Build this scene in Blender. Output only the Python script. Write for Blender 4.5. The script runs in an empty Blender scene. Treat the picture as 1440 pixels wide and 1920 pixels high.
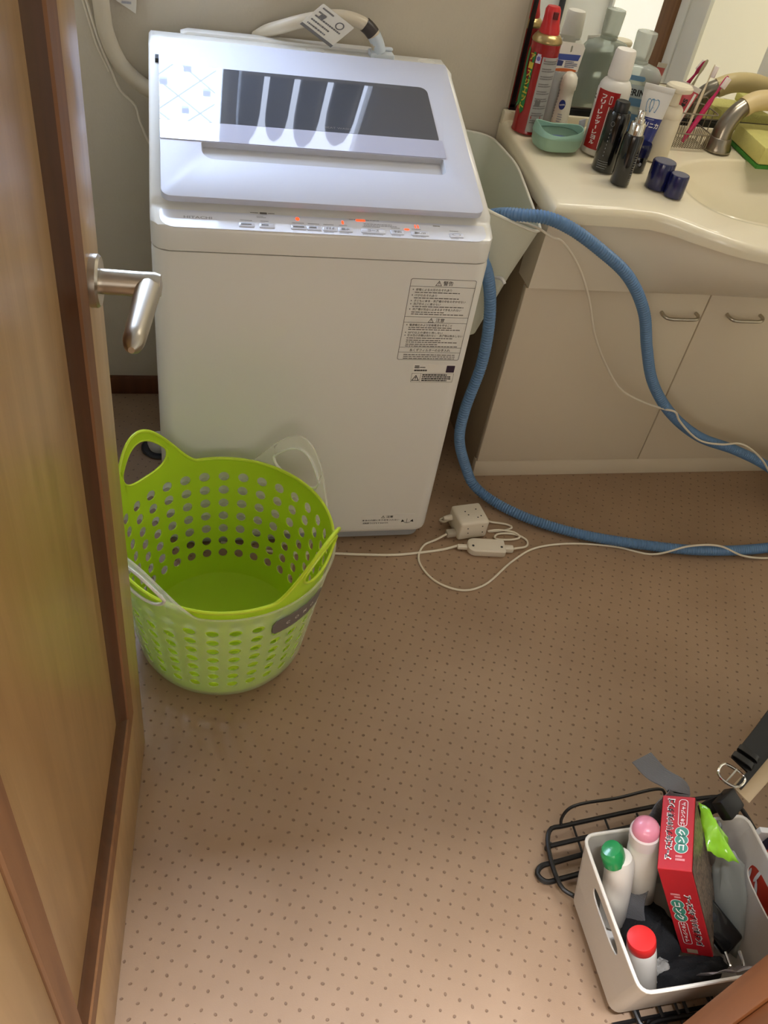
import bpy, bmesh, math, random
from mathutils import Vector, Matrix
random.seed(3)
SC = bpy.context.scene
COL = SC.collection
PI = math.pi

# ------------------------------------------------------------------ camera
cam = bpy.data.cameras.new('camera'); camo = bpy.data.objects.new('camera', cam); COL.objects.link(camo)
NAD, F, YAW, CAM_H = (392 - 720, 2645 - 960), 1575.0, 18.3, 1.3974
dn = Vector((NAD[0], NAD[1], F)).normalized()
fw = Vector((0, 0, 1)) - dn * dn.z; fw.normalize()
rt = dn.cross(fw)
if rt.x < 0: rt = -rt
ca, sa = math.cos(math.radians(YAW)), math.sin(math.radians(YAW))
ex = rt * ca + fw * sa; ey = fw * ca - rt * sa; ez = -dn
M = Matrix(((ex.x, -ex.y, -ex.z, 0), (ey.x, -ey.y, -ey.z, 0), (ez.x, -ez.y, -ez.z, CAM_H), (0, 0, 0, 1)))
camo.matrix_world = M
cam.sensor_fit = 'VERTICAL'; cam.sensor_height = 36.0; cam.lens = F / 1920 * 36
cam.clip_start = 0.02
SC.camera = camo
SC.view_settings.view_transform = 'Standard'; SC.view_settings.look = 'None'
SC.view_settings.gamma = 1.0; SC.view_settings.use_curve_mapping = False
SC.view_settings.exposure = 0.08
SC.render.film_transparent = False

# ------------------------------------------------------------------ world, hall lamp and added fill lights
W = bpy.data.worlds.new('sky'); SC.world = W; W.use_nodes = True
bg = W.node_tree.nodes['Background']; bg.inputs[0].default_value = (0.75, 0.87, 1, 1); bg.inputs[1].default_value = 1.0
WINDOW_GLOW, HALL_POWER, SIDE_POWER, LAMP_POWER, CEIL_POWER, VANITY_POWER = 22.0, 9.0, 20.0, 88.0, 0.3, 5.5


def area(name, loc, rot, sx, sy, power, col):
    l = bpy.data.lights.new(name, 'AREA'); l.shape = 'RECTANGLE'; l.size = sx; l.size_y = sy
    l.energy = power; l.color = col
    o = bpy.data.objects.new(name, l); COL.objects.link(o); o.location = loc; o.rotation_euler = rot
    return o


area('hall_front_fill', (0.25, -1.45, 1.45), (PI / 2, 0, 0), 0.9, 0.9, HALL_POWER, (1.0, 0.95, 0.88))  # unseen fill behind the camera, added to brighten upright fronts
area('hall_side_fill', (-1.05, -1.25, 1.5), (PI / 2, 0, -math.radians(40)), 0.7, 0.8, SIDE_POWER, (1.0, 0.94, 0.84))  # unseen side fill, added to light the cabinet and right floor
area('hall_lamp', (0.30, -0.06, 2.36), (0, 0, 0), 0.5, 0.14, LAMP_POWER, (0.94, 0.98, 1.08))
area('counter_fill', (1.2, 1.66, 2.0), (math.radians(14), 0, 0), 0.7, 0.12, VANITY_POWER, (1.0, 0.93, 0.80))  # fill added above the counter, no known lamp there
area('ceiling_fill', (1.45, 0.6, 2.36), (0, 0, 0), 0.4, 0.4, CEIL_POWER, (1.0, 0.9, 0.74))  # weak fill added at the right, not a known fixture

# ------------------------------------------------------------------ materials
MATS = {}


def srgb(c):
    return tuple((v / 12.92 if v <= 0.04045 else ((v + 0.055) / 1.055) ** 2.4) for v in [x / 255 for x in c]) + (1,)


def mat(name, col, rough=0.5, metal=0.0, spec=0.5, trans=0.0, emit=None, es=0, alpha=1, coat=0, sss=0, bump=0, bscale=200, var=0, vscale=8):
    if name in MATS: return MATS[name]
    m = bpy.data.materials.new(name); m.use_nodes = True
    nt = m.node_tree; p = nt.nodes['Principled BSDF']
    c = srgb(col)
    p.inputs['Base Color'].default_value = c
    p.inputs['Roughness'].default_value = rough; p.inputs['Metallic'].default_value = metal
    p.inputs['Specular IOR Level'].default_value = spec
    p.inputs['Transmission Weight'].default_value = trans
    p.inputs['Alpha'].default_value = alpha
    p.inputs['Coat Weight'].default_value = coat
    p.inputs['Coat Roughness'].default_value = 0.05
    if emit: p.inputs['Emission Color'].default_value = srgb(emit); p.inputs['Emission Strength'].default_value = es
    tc = nt.nodes.new('ShaderNodeTexCoord')
    if var:
        n = nt.nodes.new('ShaderNodeTexNoise'); n.inputs['Scale'].default_value = vscale; n.inputs['Detail'].default_value = 5
        nt.links.new(tc.outputs['Object'], n.inputs['Vector'])
        mx = nt.nodes.new('ShaderNodeMix'); mx.data_type = 'RGBA'
        mx.inputs[6].default_value = tuple(v * (1 - var) for v in c[:3]) + (1,)
        mx.inputs[7].default_value = tuple(min(1, v * (1 + var)) for v in c[:3]) + (1,)
        nt.links.new(n.outputs['Fac'], mx.inputs[0]); nt.links.new(mx.outputs[2], p.inputs['Base Color'])
    if bump:
        n = nt.nodes.new('ShaderNodeTexNoise'); n.inputs['Scale'].default_value = bscale; n.inputs['Detail'].default_value = 3
        nt.links.new(tc.outputs['Object'], n.inputs['Vector'])
        b = nt.nodes.new('ShaderNodeBump'); b.inputs['Strength'].default_value = bump; b.inputs['Distance'].default_value = 0.002
        nt.links.new(n.outputs['Fac'], b.inputs['Height']); nt.links.new(b.outputs['Normal'], p.inputs['Normal'])
    MATS[name] = m
    return m


def wood(name, c1, c2, rough=0.35, scale=(30, 30, 2.2)):
    if name in MATS: return MATS[name]
    m = bpy.data.materials.new(name); m.use_nodes = True
    nt = m.node_tree; p = nt.nodes['Principled BSDF']
    tc = nt.nodes.new('ShaderNodeTexCoord'); mp = nt.nodes.new('ShaderNodeMapping')
    mp.inputs['Scale'].default_value = scale
    n = nt.nodes.new('ShaderNodeTexNoise'); n.inputs['Scale'].default_value = 1.6; n.inputs['Detail'].default_value = 7; n.inputs['Distortion'].default_value = 0.6
    n2 = nt.nodes.new('ShaderNodeTexNoise'); n2.inputs['Scale'].default_value = 3.0; n2.inputs['Detail'].default_value = 2
    nt.links.new(tc.outputs['Object'], mp.inputs['Vector']); nt.links.new(mp.outputs[0], n.inputs['Vector']); nt.links.new(tc.outputs['Object'], n2.inputs['Vector'])
    ad = nt.nodes.new('ShaderNodeMath'); ad.operation = 'MULTIPLY_ADD'; ad.inputs[1].default_value = 0.4
    nt.links.new(n2.outputs['Fac'], ad.inputs[0]); nt.links.new(n.outputs['Fac'], ad.inputs[2])
    r = nt.nodes.new('ShaderNodeValToRGB'); r.color_ramp.elements[0].position = 0.45; r.color_ramp.elements[1].position = 0.95
    r.color_ramp.elements[0].color = srgb(c1); r.color_ramp.elements[1].color = srgb(c2)
    nt.links.new(ad.outputs[0], r.inputs[0]); nt.links.new(r.outputs[0], p.inputs['Base Color'])
    p.inputs['Roughness'].default_value = rough
    b = nt.nodes.new('ShaderNodeBump'); b.inputs['Strength'].default_value = 0.12; b.inputs['Distance'].default_value = 0.001
    nt.links.new(n.outputs['Fac'], b.inputs['Height']); nt.links.new(b.outputs[0], p.inputs['Normal'])
    MATS[name] = m
    return m


def floor_material():
    m = bpy.data.materials.new('vinyl_floor'); m.use_nodes = True
    nt = m.node_tree; p = nt.nodes['Principled BSDF']
    L = nt.links.new
    tc = nt.nodes.new('ShaderNodeTexCoord')
    mp = nt.nodes.new('ShaderNodeMapping'); mp.inputs['Rotation'].default_value = (0, 0, math.radians(27)); mp.inputs['Scale'].default_value = (44, 44, 44)
    L(tc.outputs['Object'], mp.inputs[0])
    # slight wander of the grid of dimples
    wn = nt.nodes.new('ShaderNodeTexNoise'); wn.inputs['Scale'].default_value = 0.35; L(mp.outputs[0], wn.inputs['Vector'])
    wa = nt.nodes.new('ShaderNodeVectorMath'); wa.operation = 'MULTIPLY_ADD'; wa.inputs[1].default_value = (0.9, 0.9, 0); L(wn.outputs['Color'], wa.inputs[0]); L(mp.outputs[0], wa.inputs[2])
    fr = nt.nodes.new('ShaderNodeVectorMath'); fr.operation = 'FRACTION'; L(wa.outputs[0], fr.inputs[0])
    su = nt.nodes.new('ShaderNodeVectorMath'); su.operation = 'SUBTRACT'; su.inputs[1].default_value = (0.5, 0.5, 0); L(fr.outputs[0], su.inputs[0])
    ml = nt.nodes.new('ShaderNodeVectorMath'); ml.operation = 'MULTIPLY'; ml.inputs[1].default_value = (1, 1, 0); L(su.outputs[0], ml.inputs[0])
    ln = nt.nodes.new('ShaderNodeVectorMath'); ln.operation = 'LENGTH'; L(ml.outputs[0], ln.inputs[0])
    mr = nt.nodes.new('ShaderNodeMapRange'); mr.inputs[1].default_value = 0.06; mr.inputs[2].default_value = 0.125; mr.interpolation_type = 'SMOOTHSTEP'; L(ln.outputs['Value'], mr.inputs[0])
    n1 = nt.nodes.new('ShaderNodeTexNoise'); n1.inputs['Scale'].default_value = 5; n1.inputs['Detail'].default_value = 6; L(tc.outputs['Object'], n1.inputs['Vector'])
    n2 = nt.nodes.new('ShaderNodeTexNoise'); n2.inputs['Scale'].default_value = 600; n2.inputs['Detail'].default_value = 2; L(tc.outputs['Object'], n2.inputs['Vector'])
    r = nt.nodes.new('ShaderNodeValToRGB'); r.color_ramp.elements[0].position = 0.3; r.color_ramp.elements[1].position = 0.75
    r.color_ramp.elements[0].color = srgb(FLOOR_A); r.color_ramp.elements[1].color = srgb(FLOOR_B)
    L(n1.outputs['Fac'], r.inputs[0])
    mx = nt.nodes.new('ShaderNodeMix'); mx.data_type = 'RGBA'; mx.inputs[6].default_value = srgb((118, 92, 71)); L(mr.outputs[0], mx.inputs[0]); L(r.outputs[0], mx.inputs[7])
    L(mx.outputs[2], p.inputs['Base Color'])
    p.inputs['Roughness'].default_value = 0.42
    h = nt.nodes.new('ShaderNodeMath'); h.operation = 'MULTIPLY_ADD'; h.inputs[1].default_value = 0.12; L(n2.outputs['Fac'], h.inputs[0]); L(mr.outputs[0], h.inputs[2])
    b = nt.nodes.new('ShaderNodeBump'); b.inputs['Strength'].default_value = 0.6; b.inputs['Distance'].default_value = 0.0018; L(h.outputs[0], b.inputs['Height'])
    L(b.outputs[0], p.inputs['Normal'])
    return m


def frosted(name, col, see=0.35):
    """milky plastic: some light passes straight, some scatters through, some reflects"""
    m = bpy.data.materials.new(name); m.use_nodes = True
    nt = m.node_tree; out = nt.nodes['Material Output']; p = nt.nodes['Principled BSDF']; L = nt.links.new
    p.inputs['Base Color'].default_value = srgb(col); p.inputs['Roughness'].default_value = 0.28
    tl = nt.nodes.new('ShaderNodeBsdfTranslucent'); tl.inputs[0].default_value = srgb(col)
    tr = nt.nodes.new('ShaderNodeBsdfTransparent')
    m1 = nt.nodes.new('ShaderNodeMixShader'); m1.inputs[0].default_value = 0.45; L(p.outputs[0], m1.inputs[1]); L(tl.outputs[0], m1.inputs[2])
    m2 = nt.nodes.new('ShaderNodeMixShader'); m2.inputs[0].default_value = see; L(m1.outputs[0], m2.inputs[1]); L(tr.outputs[0], m2.inputs[2])
    L(m2.outputs[0], out.inputs[0])
    MATS[name] = m
    return m


def clear(name, tint, rough=0.03, amount=0.75, milk=None):
    """thin clear plastic: mostly see-through with a glossy surface"""
    m = bpy.data.materials.new(name); m.use_nodes = True
    nt = m.node_tree; out = nt.nodes['Material Output']; p = nt.nodes['Principled BSDF']; L = nt.links.new
    p.inputs['Base Color'].default_value = srgb(milk or tint); p.inputs['Roughness'].default_value = rough
    tr = nt.nodes.new('ShaderNodeBsdfTransparent'); tr.inputs[0].default_value = srgb(tint)
    mx = nt.nodes.new('ShaderNodeMixShader'); mx.inputs[0].default_value = amount
    L(p.outputs[0], mx.inputs[1]); L(tr.outputs[0], mx.inputs[2]); L(mx.outputs[0], out.inputs[0])
    MATS[name] = m
    return m


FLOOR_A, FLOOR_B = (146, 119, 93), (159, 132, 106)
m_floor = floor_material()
m_wall = mat('wallpaper', (196, 186, 166), 0.85, bump=0.25, bscale=160, var=0.03, vscale=30)
m_wallw = mat('white_wallpaper', (226, 222, 208), 0.8, bump=0.2, bscale=160)
m_ceil = mat('ceiling_white', (232, 228, 218), 0.9, bump=0.1)
m_base = wood('dark_baseboard_wood', (84, 46, 24), (106, 60, 32), 0.5)
m_door = wood('door_veneer', (154, 122, 76), (180, 148, 100), 0.3)
m_mould = wood('door_moulding_wood', (108, 72, 42), (132, 92, 56), 0.6)
m_dkmould = wood('dark_moulding_wood', (64, 38, 18), (82, 50, 26), 0.4)  # dark stain plus the recess shadow, both put into the colour
m_jamb = wood('orange_wood', (126, 74, 34), (146, 90, 46), 0.4)
m_steel = mat('brushed_steel', (190, 184, 172), 0.32, 1.0)
m_chrome = mat('chrome', (220, 218, 212), 0.12, 1.0)
m_white = mat('white_enamel', (226, 225, 219), 0.28, coat=0.15)
m_whitem = mat('white_plastic', (226, 225, 222), 0.4)
m_lid = mat('lid_white', (194, 197, 210), 0.5)
m_pocket = mat('pocket_grey', (184, 184, 188), 0.45)  # darker than the lid: recess shading is put into this grey
m_glassdk = mat('dark_lid_glass', (78, 80, 86), 0.02, coat=0.2)
m_glassband = mat('pale_lid_glass', (178, 180, 198), 0.03, coat=0.2)
m_grey = mat('grey_plastic', (150, 152, 156), 0.5)
m_dark = mat('dark_rubber', (40, 40, 42), 0.6)
m_print = mat('grey_print', (112, 109, 106), 0.6)
m_printl = mat('light_grey_print', (150, 152, 162), 0.6)
m_black = mat('black_plastic', (18, 18, 19), 0.35)
m_blkprint = mat('black_print', (20, 20, 22), 0.6)
m_whprint = mat('white_print', (235, 232, 226), 0.55)
m_led = mat('red_led', (255, 60, 30), 0.4, emit=(255, 70, 30), es=2.2)
m_lime = None
m_limerim = mat('lime_rim', (196, 224, 52), 0.3)
m_frost = frosted('frosted_white_plastic', (250, 251, 242), 0.72)
m_lime = frosted('lime_plastic', (216, 243, 66), 0.0)
m_tagdark = mat('dark_grey_badge', (112, 108, 104), 0.5)
m_hose = mat('blue_hose_plastic', (94, 130, 170), 0.42)
m_cord = mat('white_cord', (222, 212, 192), 0.5)
m_cab = mat('cream_cabinet', (212, 199, 176), 0.42, bump=0.06, bscale=60, var=0.03, vscale=6)
m_counter = mat('cream_counter', (230, 219, 190), 0.25, coat=0.2)
m_apron = mat('cream_apron', (222, 212, 192), 0.35)
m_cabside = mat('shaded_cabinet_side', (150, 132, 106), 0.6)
m_mirror = mat('mirror_glass', (240, 242, 238), 0.01, 1.0)
m_tub = mat('pale_green_white_plastic', (206, 208, 190), 0.4)
m_red = mat('red_label', (165, 26, 26), 0.35)
m_cared = mat('red_can_paint', (150, 20, 22), 0.25, coat=0.3)
m_redcap = mat('red_plastic', (196, 34, 36), 0.35)
m_gold = mat('gold_tin', (176, 152, 104), 0.3, 0.9)
m_green = mat('green_print', (26, 120, 60), 0.4)
m_teal = mat('teal_plastic', (146, 178, 154), 0.45)
m_navy = mat('navy_plastic', (16, 22, 78), 0.22, coat=0.4)
m_navytop = mat('navy_cap_top', (92, 94, 112), 0.4)
m_gloss = mat('glossy_black', (12, 12, 14), 0.15, coat=0.4)
m_crate = mat('grey_crate_plastic', (196, 190, 180), 0.5, bump=0.1, bscale=400)
m_wire = mat('black_wire', (20, 18, 17), 0.4)
m_strap = mat('grey_webbing', (104, 102, 102), 0.85)
m_leather = mat('black_leather', (16, 15, 15), 0.4)
m_beige = mat('beige_lining', (186, 164, 130), 0.7)

# ------------------------------------------------------------------ geometry helpers


class MB:
    def __init__(s): s.v = []; s.f = []

    def add(s, vs, fs, T=None):
        b = len(s.v)
        s.v += [tuple(T @ Vector(v)) if T else tuple(v) for v in vs]
        s.f += [tuple(b + i for i in f) for f in fs]
        return s

    def box(s, x0, x1, y0, y1, z0, z1, T=None):
        return s.add([(x0, y0, z0), (x1, y0, z0), (x1, y1, z0), (x0, y1, z0), (x0, y0, z1), (x1, y0, z1), (x1, y1, z1), (x0, y1, z1)],
                     [(0, 3, 2, 1), (4, 5, 6, 7), (0, 1, 5, 4), (1, 2, 6, 5), (2, 3, 7, 6), (3, 0, 4, 7)], T)

    def lathe(s, prof, n=32, T=None, cap=True, sx=1, sy=1):
        vs = []; fs = []
        for r, z in prof:
            for i in range(n):
                a = 2 * PI * i / n
                vs.append((r * math.cos(a) * sx, r * math.sin(a) * sy, z))
        for j in range(len(prof) - 1):
            for i in range(n):
                k = (i + 1) % n
                fs.append((j * n + i, j * n + k, (j + 1) * n + k, (j + 1) * n + i))
        if cap:
            fs.append(tuple(range(n))[::-1]); fs.append(tuple((len(prof) - 1) * n + i for i in range(n)))
        return s.add(vs, fs, T)

    def loft(s, loops, cap=True, closed=True, T=None):
        n = len(loops[0]); vs = [p for l in loops for p in l]; fs = []
        for j in range(len(loops) - 1):
            for i in range(n if closed else n - 1):
                k = (i + 1) % n
                fs.append((j * n + i, j * n + k, (j + 1) * n + k, (j + 1) * n + i))
        if cap:
            fs.append(tuple(range(n))[::-1]); fs.append(tuple((len(loops) - 1) * n + i for i in range(n)))
        return s.add(vs, fs, T)

    def tube(s, pts, r, n=8, step=None, ripple=0, pitch=0.006, closed=False, sm=True):
        P = spline(pts, step or max(r * 1.2, 0.003), closed) if sm else [Vector(p) for p in pts]
        if ripple: P = resample(P, pitch / 4)
        m = len(P); loops = []; up = None
        for i in range(m):
            a = P[(i - 1) % m if closed else max(i - 1, 0)]; b = P[(i + 1) % m if closed else min(i + 1, m - 1)]
            t = (b - a).normalized()
            if up is None: up = t.orthogonal().normalized()
            up = (up - t * up.dot(t)); up = up.normalized() if up.length > 1e-6 else t.orthogonal().normalized()
            w = t.cross(up)
            rr = r[i] if isinstance(r, list) else r
            if ripple: rr = r + ripple * (0, 1, 0, -1)[i % 4]
            loops.append([tuple(P[i] + (up * math.cos(q) + w * math.sin(q)) * rr) for q in [2 * PI * k / n for k in range(n)]])
        if closed: loops.append(loops[0])
        return s.loft(loops, cap=not closed)

    def ribbon(s, pts, width_dir, w, th=0.0016, step=0.004):
        """flat strap along pts; width_dir one vector or one per point"""
        wd = width_dir if isinstance(width_dir, list) else [width_dir] * len(pts)
        P = spline(pts, step); Wd = spline(wd, None, False, len(P)); loops = []
        for i, p in enumerate(P):
            t = (P[min(i + 1, len(P) - 1)] - P[max(i - 1, 0)]).normalized()
            d = Wd[i]; d = (d - t * d.dot(t)).normalized(); nn = t.cross(d)
            loops.append([tuple(p + d * a * w / 2 + nn * b * th / 2) for a, b in ((-1, -1), (1, -1), (1, 1), (-1, 1))])
        return s.loft(loops)

    def build(s, name, m, parent=None, smooth=True, bevel=0, angle=40, seg=2):
        me = bpy.data.meshes.new(name); me.from_pydata(s.v, [], s.f); me.materials.append(m)
        bm = bmesh.new(); bm.from_mesh(me)
        bmesh.ops.recalc_face_normals(bm, faces=bm.faces)
        if bevel:
            es = [e for e in bm.edges if len(e.link_faces) == 2 and e.calc_face_angle(0) > math.radians(30)]
            bmesh.ops.bevel(bm, geom=es, offset=bevel, segments=seg, affect='EDGES', profile=0.5, clamp_overlap=True)
        bm.to_mesh(me); bm.free()
        if smooth:
            me.shade_smooth()
            me.set_sharp_from_angle(angle=math.radians(angle))
        o = bpy.data.objects.new(name, me); COL.objects.link(o)
        if parent: o.parent = parent
        return o


def spline(pts, step=0.01, closed=False, count=None):
    pts = [Vector(p) for p in pts]; n = len(pts); dense = []
    segs = n if closed else n - 1
    if n == 2: dense = [pts[0].lerp(pts[1], i / 20) for i in range(21)]
    else:
        for i in range(segs):
            p1, p2 = pts[i], pts[(i + 1) % n]
            p0 = pts[i - 1] if (i > 0 or closed) else p1 * 2 - p2
            p3 = pts[(i + 2) % n] if (i + 2 < n or closed) else p2 * 2 - p1
            d1 = max((p2 - p1).length, 1e-6) ** .5; d0 = max((p1 - p0).length, 1e-6) ** .5; d2 = max((p3 - p2).length, 1e-6) ** .5
            m1 = ((p1 - p0) / d0 - (p2 - p0) / (d0 + d1) + (p2 - p1) / d1) * d1
            m2 = ((p2 - p1) / d1 - (p3 - p1) / (d1 + d2) + (p3 - p2) / d2) * d1
            for k in range(16):
                t = k / 16; t2 = t * t; t3 = t2 * t
                dense.append(p1 * (2 * t3 - 3 * t2 + 1) + m1 * (t3 - 2 * t2 + t) + p2 * (-2 * t3 + 3 * t2) + m2 * (t3 - t2))
        if not closed: dense.append(pts[-1])
    if count:
        return [dense[min(len(dense) - 1, round(i * (len(dense) - 1) / (count - 1)))] for i in range(count)]
    return resample(dense, step, closed)


def resample(P, step, closed=False):
    if closed: P = P + [P[0]]
    L = [0]
    for a, b in zip(P, P[1:]): L.append(L[-1] + (b - a).length)
    n = max(2, round(L[-1] / step)); out = []; j = 0
    for i in range(n if closed else n + 1):
        d = L[-1] * i / n
        while j < len(L) - 2 and L[j + 1] < d: j += 1
        t = (d - L[j]) / max(L[j + 1] - L[j], 1e-9)
        out.append(P[j].lerp(P[j + 1], t))
    return out


def rrect(x0, x1, y0, y1, r, n=5):
    """rounded rectangle outline, counter-clockwise"""
    rs = r if isinstance(r, (list, tuple)) else (r,) * 4
    out = []
    for (cx, cy, a0, q) in ((x1 - rs[0], y0 + rs[0], -90, rs[0]), (x1 - rs[1], y1 - rs[1], 0, rs[1]), (x0 + rs[2], y1 - rs[2], 90, rs[2]), (x0 + rs[3], y0 + rs[3], 180, rs[3])):
        for k in range(n + 1):
            a = math.radians(a0 + 90 * k / n); out.append((cx + q * math.cos(a), cy + q * math.sin(a)))
    return out


def ellipse(cx, cy, rx, ry, n=24, rot=0):
    return [(cx + rx * math.cos(2 * PI * i / n) * math.cos(rot) - ry * math.sin(2 * PI * i / n) * math.sin(rot), cy + rx * math.cos(2 * PI * i / n) * math.sin(rot) + ry * math.sin(2 * PI * i / n) * math.cos(rot)) for i in range(n)]


def plate(outer, holes, th, place):
    """flat plate with holes; place maps (u, v, w) to 3-D; w runs 0 .. th. returns MB"""
    bm = bmesh.new(); loops = [outer] + holes; edges = []
    for lp in loops:
        vs = [bm.verts.new((p[0], p[1], 0)) for p in lp]
        for i in range(len(vs)): edges.append(bm.edges.new((vs[i], vs[(i + 1) % len(vs)])))
    bmesh.ops.triangle_fill(bm, use_beauty=True, use_dissolve=False, edges=edges)
    bm.verts.index_update()
    V = [v.co.copy() for v in bm.verts]; Fc = [[v.index for v in f.verts] for f in bm.faces]
    bm.free(); n = len(V); mb = MB()
    vs = [place(v.x, v.y, 0) for v in V] + [place(v.x, v.y, th) for v in V]
    fs = [tuple(f) for f in Fc] + [tuple(n + i for i in reversed(f)) for f in Fc]
    b = 0
    for lp in loops:
        k = len(lp)
        for i in range(k): fs.append((b + i, b + (i + 1) % k, n + b + (i + 1) % k, n + b + i))
        b += k
    return mb.add(vs, fs)


_TC = {}


def text_geo(s, size, bold=0.0, sub=0):
    key = (s, bold)
    if key not in _TC:
        c = bpy.data.curves.new('lettering', 'FONT'); c.body = s; c.offset = bold; c.resolution_u = 3
        c.align_x = 'CENTER'; c.align_y = 'CENTER'
        o = bpy.data.objects.new('lettering', c); COL.objects.link(o)
        me = bpy.data.meshes.new_from_object(o.evaluated_get(bpy.context.evaluated_depsgraph_get()))
        V = [v.co.copy() for v in me.vertices]; Fc = [tuple(p.vertices) for p in me.polygons]
        bpy.data.objects.remove(o); bpy.data.curves.remove(c); bpy.data.meshes.remove(me)
        if V:
            x0, x1 = min(v.x for v in V), max(v.x for v in V); y0, y1 = min(v.y for v in V), max(v.y for v in V)
            V = [Vector((v.x - (x0 + x1) / 2, v.y - (y0 + y1) / 2, 0)) for v in V]
            _TC[key] = (V, Fc, x1 - x0, y1 - y0)
        else: _TC[key] = (V, Fc, 1, 1)
    return _TC[key]


def text(mb, s, place, cx, cy, h=None, w=None, bold=0.0, rot=0, lift=0.0004):
    """write s centred at (cx, cy) in the (u, v) plane of place, fitted to height h and / or width w"""
    V, Fc, tw, thh = text_geo(s, 1, bold)
    sy = h / thh if h else w / tw
    sx = w / tw if w else sy
    cr, sr = math.cos(rot), math.sin(rot)
    vs = []
    for v in V:
        x, y = v.x * sx, v.y * sy
        vs.append(place(cx + x * cr - y * sr, cy + x * sr + y * cr, lift))
    mb.add(vs, Fc)


def flat(mb, outline, place, lift=0.0004):
    """a thin printed patch"""
    n = len(outline)
    mb.add([place(u, v, lift) for u, v in outline], [tuple(range(n))])


def bars(mb, place, x0, y0, w, h, rows, lift=0.0004, fill=0.55, seed=0):
    """rows of print too small to read"""
    rnd = random.Random(seed)
    for r in range(rows):
        y = y0 - h * (r + 0.5) / rows; hh = h / rows * fill / 2; x = x0; end = x0 + w * (1 if r % 3 else rnd.uniform(.6, 1))
        while x < end - w * 0.02:
            l = min(rnd.uniform(0.03, 0.10) * w, end - x)
            flat(mb, [(x, y - hh), (x + l, y - hh), (x + l, y + hh), (x, y + hh)], place, lift); x += l + w * 0.012


def thing(name, label, cat, loc=(0, 0, 0), rot=(0, 0, 0), group=None):
    o = bpy.data.objects.new(name, None); COL.objects.link(o); o.empty_display_size = 0.05
    o.location = loc; o.rotation_euler = rot; o['label'] = label; o['category'] = cat
    if group: o['group'] = group
    return o


def tag(o, label, cat, group=None):
    o['label'] = label; o['category'] = cat
    if group: o['group'] = group
    return o


def struct(o, label=None):
    o['kind'] = 'structure'
    if label: o['label'] = label
    return o


def along(p0, p1, roll=0):
    d = (Vector(p1) - Vector(p0)); q = d.to_track_quat('Z', 'Y')
    return Matrix.Translation(Vector(p0)) @ q.to_matrix().to_4x4() @ Matrix.Rotation(roll, 4, 'Z')


def cyl(r, z0=0, face=0.0, sx=1, sy=1):
    """place (u, v) on an upright cylinder of radius r; u runs along the girth, centred where the outside faces angle face"""
    def pl(u, v, w):
        a = face + u / r
        return ((r + w) * math.cos(a) * sx, (r + w) * math.sin(a) * sy, z0 + v)
    return pl


def patch(mb, place, u0, u1, v0, v1, n=10, lift=0.0003):
    vs = []; fs = []
    for i in range(n + 1):
        u = u0 + (u1 - u0) * i / n
        vs += [place(u, v0, lift), place(u, v1, lift)]
    for i in range(n): fs.append((2 * i, 2 * i + 2, 2 * i + 3, 2 * i + 1))
    mb.add(vs, fs)


# ------------------------------------------------------------------ room shell
WB, WL, WR, WF = 1.945, -0.45, 1.75, 0.235       # back, left, right, front wall faces
CEIL = 2.4
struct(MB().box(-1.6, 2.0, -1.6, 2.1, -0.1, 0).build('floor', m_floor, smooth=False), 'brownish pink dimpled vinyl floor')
struct(MB().box(-1.7, 2.1, -1.7, 2.1, CEIL, CEIL + .1).build('ceiling', m_ceil, smooth=False))
# back wall with the window opening
wx0, wx1, wz0, wz1 = -0.40, 0.125, 1.115, 1.60
w2x0, w2x1 = 0.165, 0.475
bw = MB()
bw.box(-1.7, 2.1, WB, WB + .12, -0.05, wz0).box(-1.7, 2.1, WB, WB + .12, wz1, CEIL)
bw.box(-1.7, wx0, WB, WB + .12, wz0, wz1).box(wx1, w2x0, WB, WB + .12, wz0, wz1).box(w2x1, 2.1, WB, WB + .12, wz0, wz1)
struct(bw.build('wall_back', m_wall, smooth=False))
struct(MB().box(WL - .1, WL, 0.1, WB, 0, CEIL).build('wall_left', m_wall, smooth=False))
struct(MB().box(WR, WR + .1, WF, WB, 0, CEIL).build('wall_right', m_wallw, smooth=False))
fwall = MB().box(.80, WR + .1, 0.06, WF, 0, CEIL).box(WL - .1, -.22, 0.0, .105, 0, CEIL).box(-.22, .80, 0.06, .10, 1.785, CEIL)
struct(fwall.build('wall_front', m_wallw, smooth=False))
hw = MB().box(-1.6, 2.0, -1.6, -1.5, 0, CEIL).box(-1.6, -1.5, -1.5, 0.1, 0, CEIL).box(1.7, 1.8, -1.5, 0.1, 0, CEIL)
struct(hw.build('wall_hall', mat('hall_dark_wall', (112, 92, 70), 0.7), smooth=False))  # unseen hall walls, made dark to cut bounced light
struct(MB().box(WL, WR, WB - .014, WB, 0.0, 0.052).build('baseboard_back', m_base, bevel=.002))

# bright frosted window above the machine (seen in the lid)
def lattice_glass(name, c, strength):
    m = mat(name, c, 0.3, emit=c, es=strength)
    return m
m_win = lattice_glass('frosted_window_glow', (214, 232, 255), WINDOW_GLOW)
m_win2 = lattice_glass('dim_frosted_window_glow', (214, 226, 250), 7.0)
m_alu = mat('window_frame_white', (214, 214, 212), 0.4)


def window(idx, x0, x1, glow):
    fr = MB()
    for a in ((x0, x0 + .025, wz0, wz1), (x1 - .012, x1, wz0, wz1), (x0, x1, wz0, wz0 + .02), (x0, x1, wz1 - .025, wz1)):
        fr.box(a[0], a[1], WB + .01, WB + .06, a[2], a[3])
    f = struct(fr.build('window_%d' % idx, m_alu, bevel=.002))
    MB().box(x0 + .002, x1 - .002, WB + .045, WB + .05, wz0 + .002, wz1 - .002).build('pane', glow, f, smooth=False)
    return f


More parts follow.
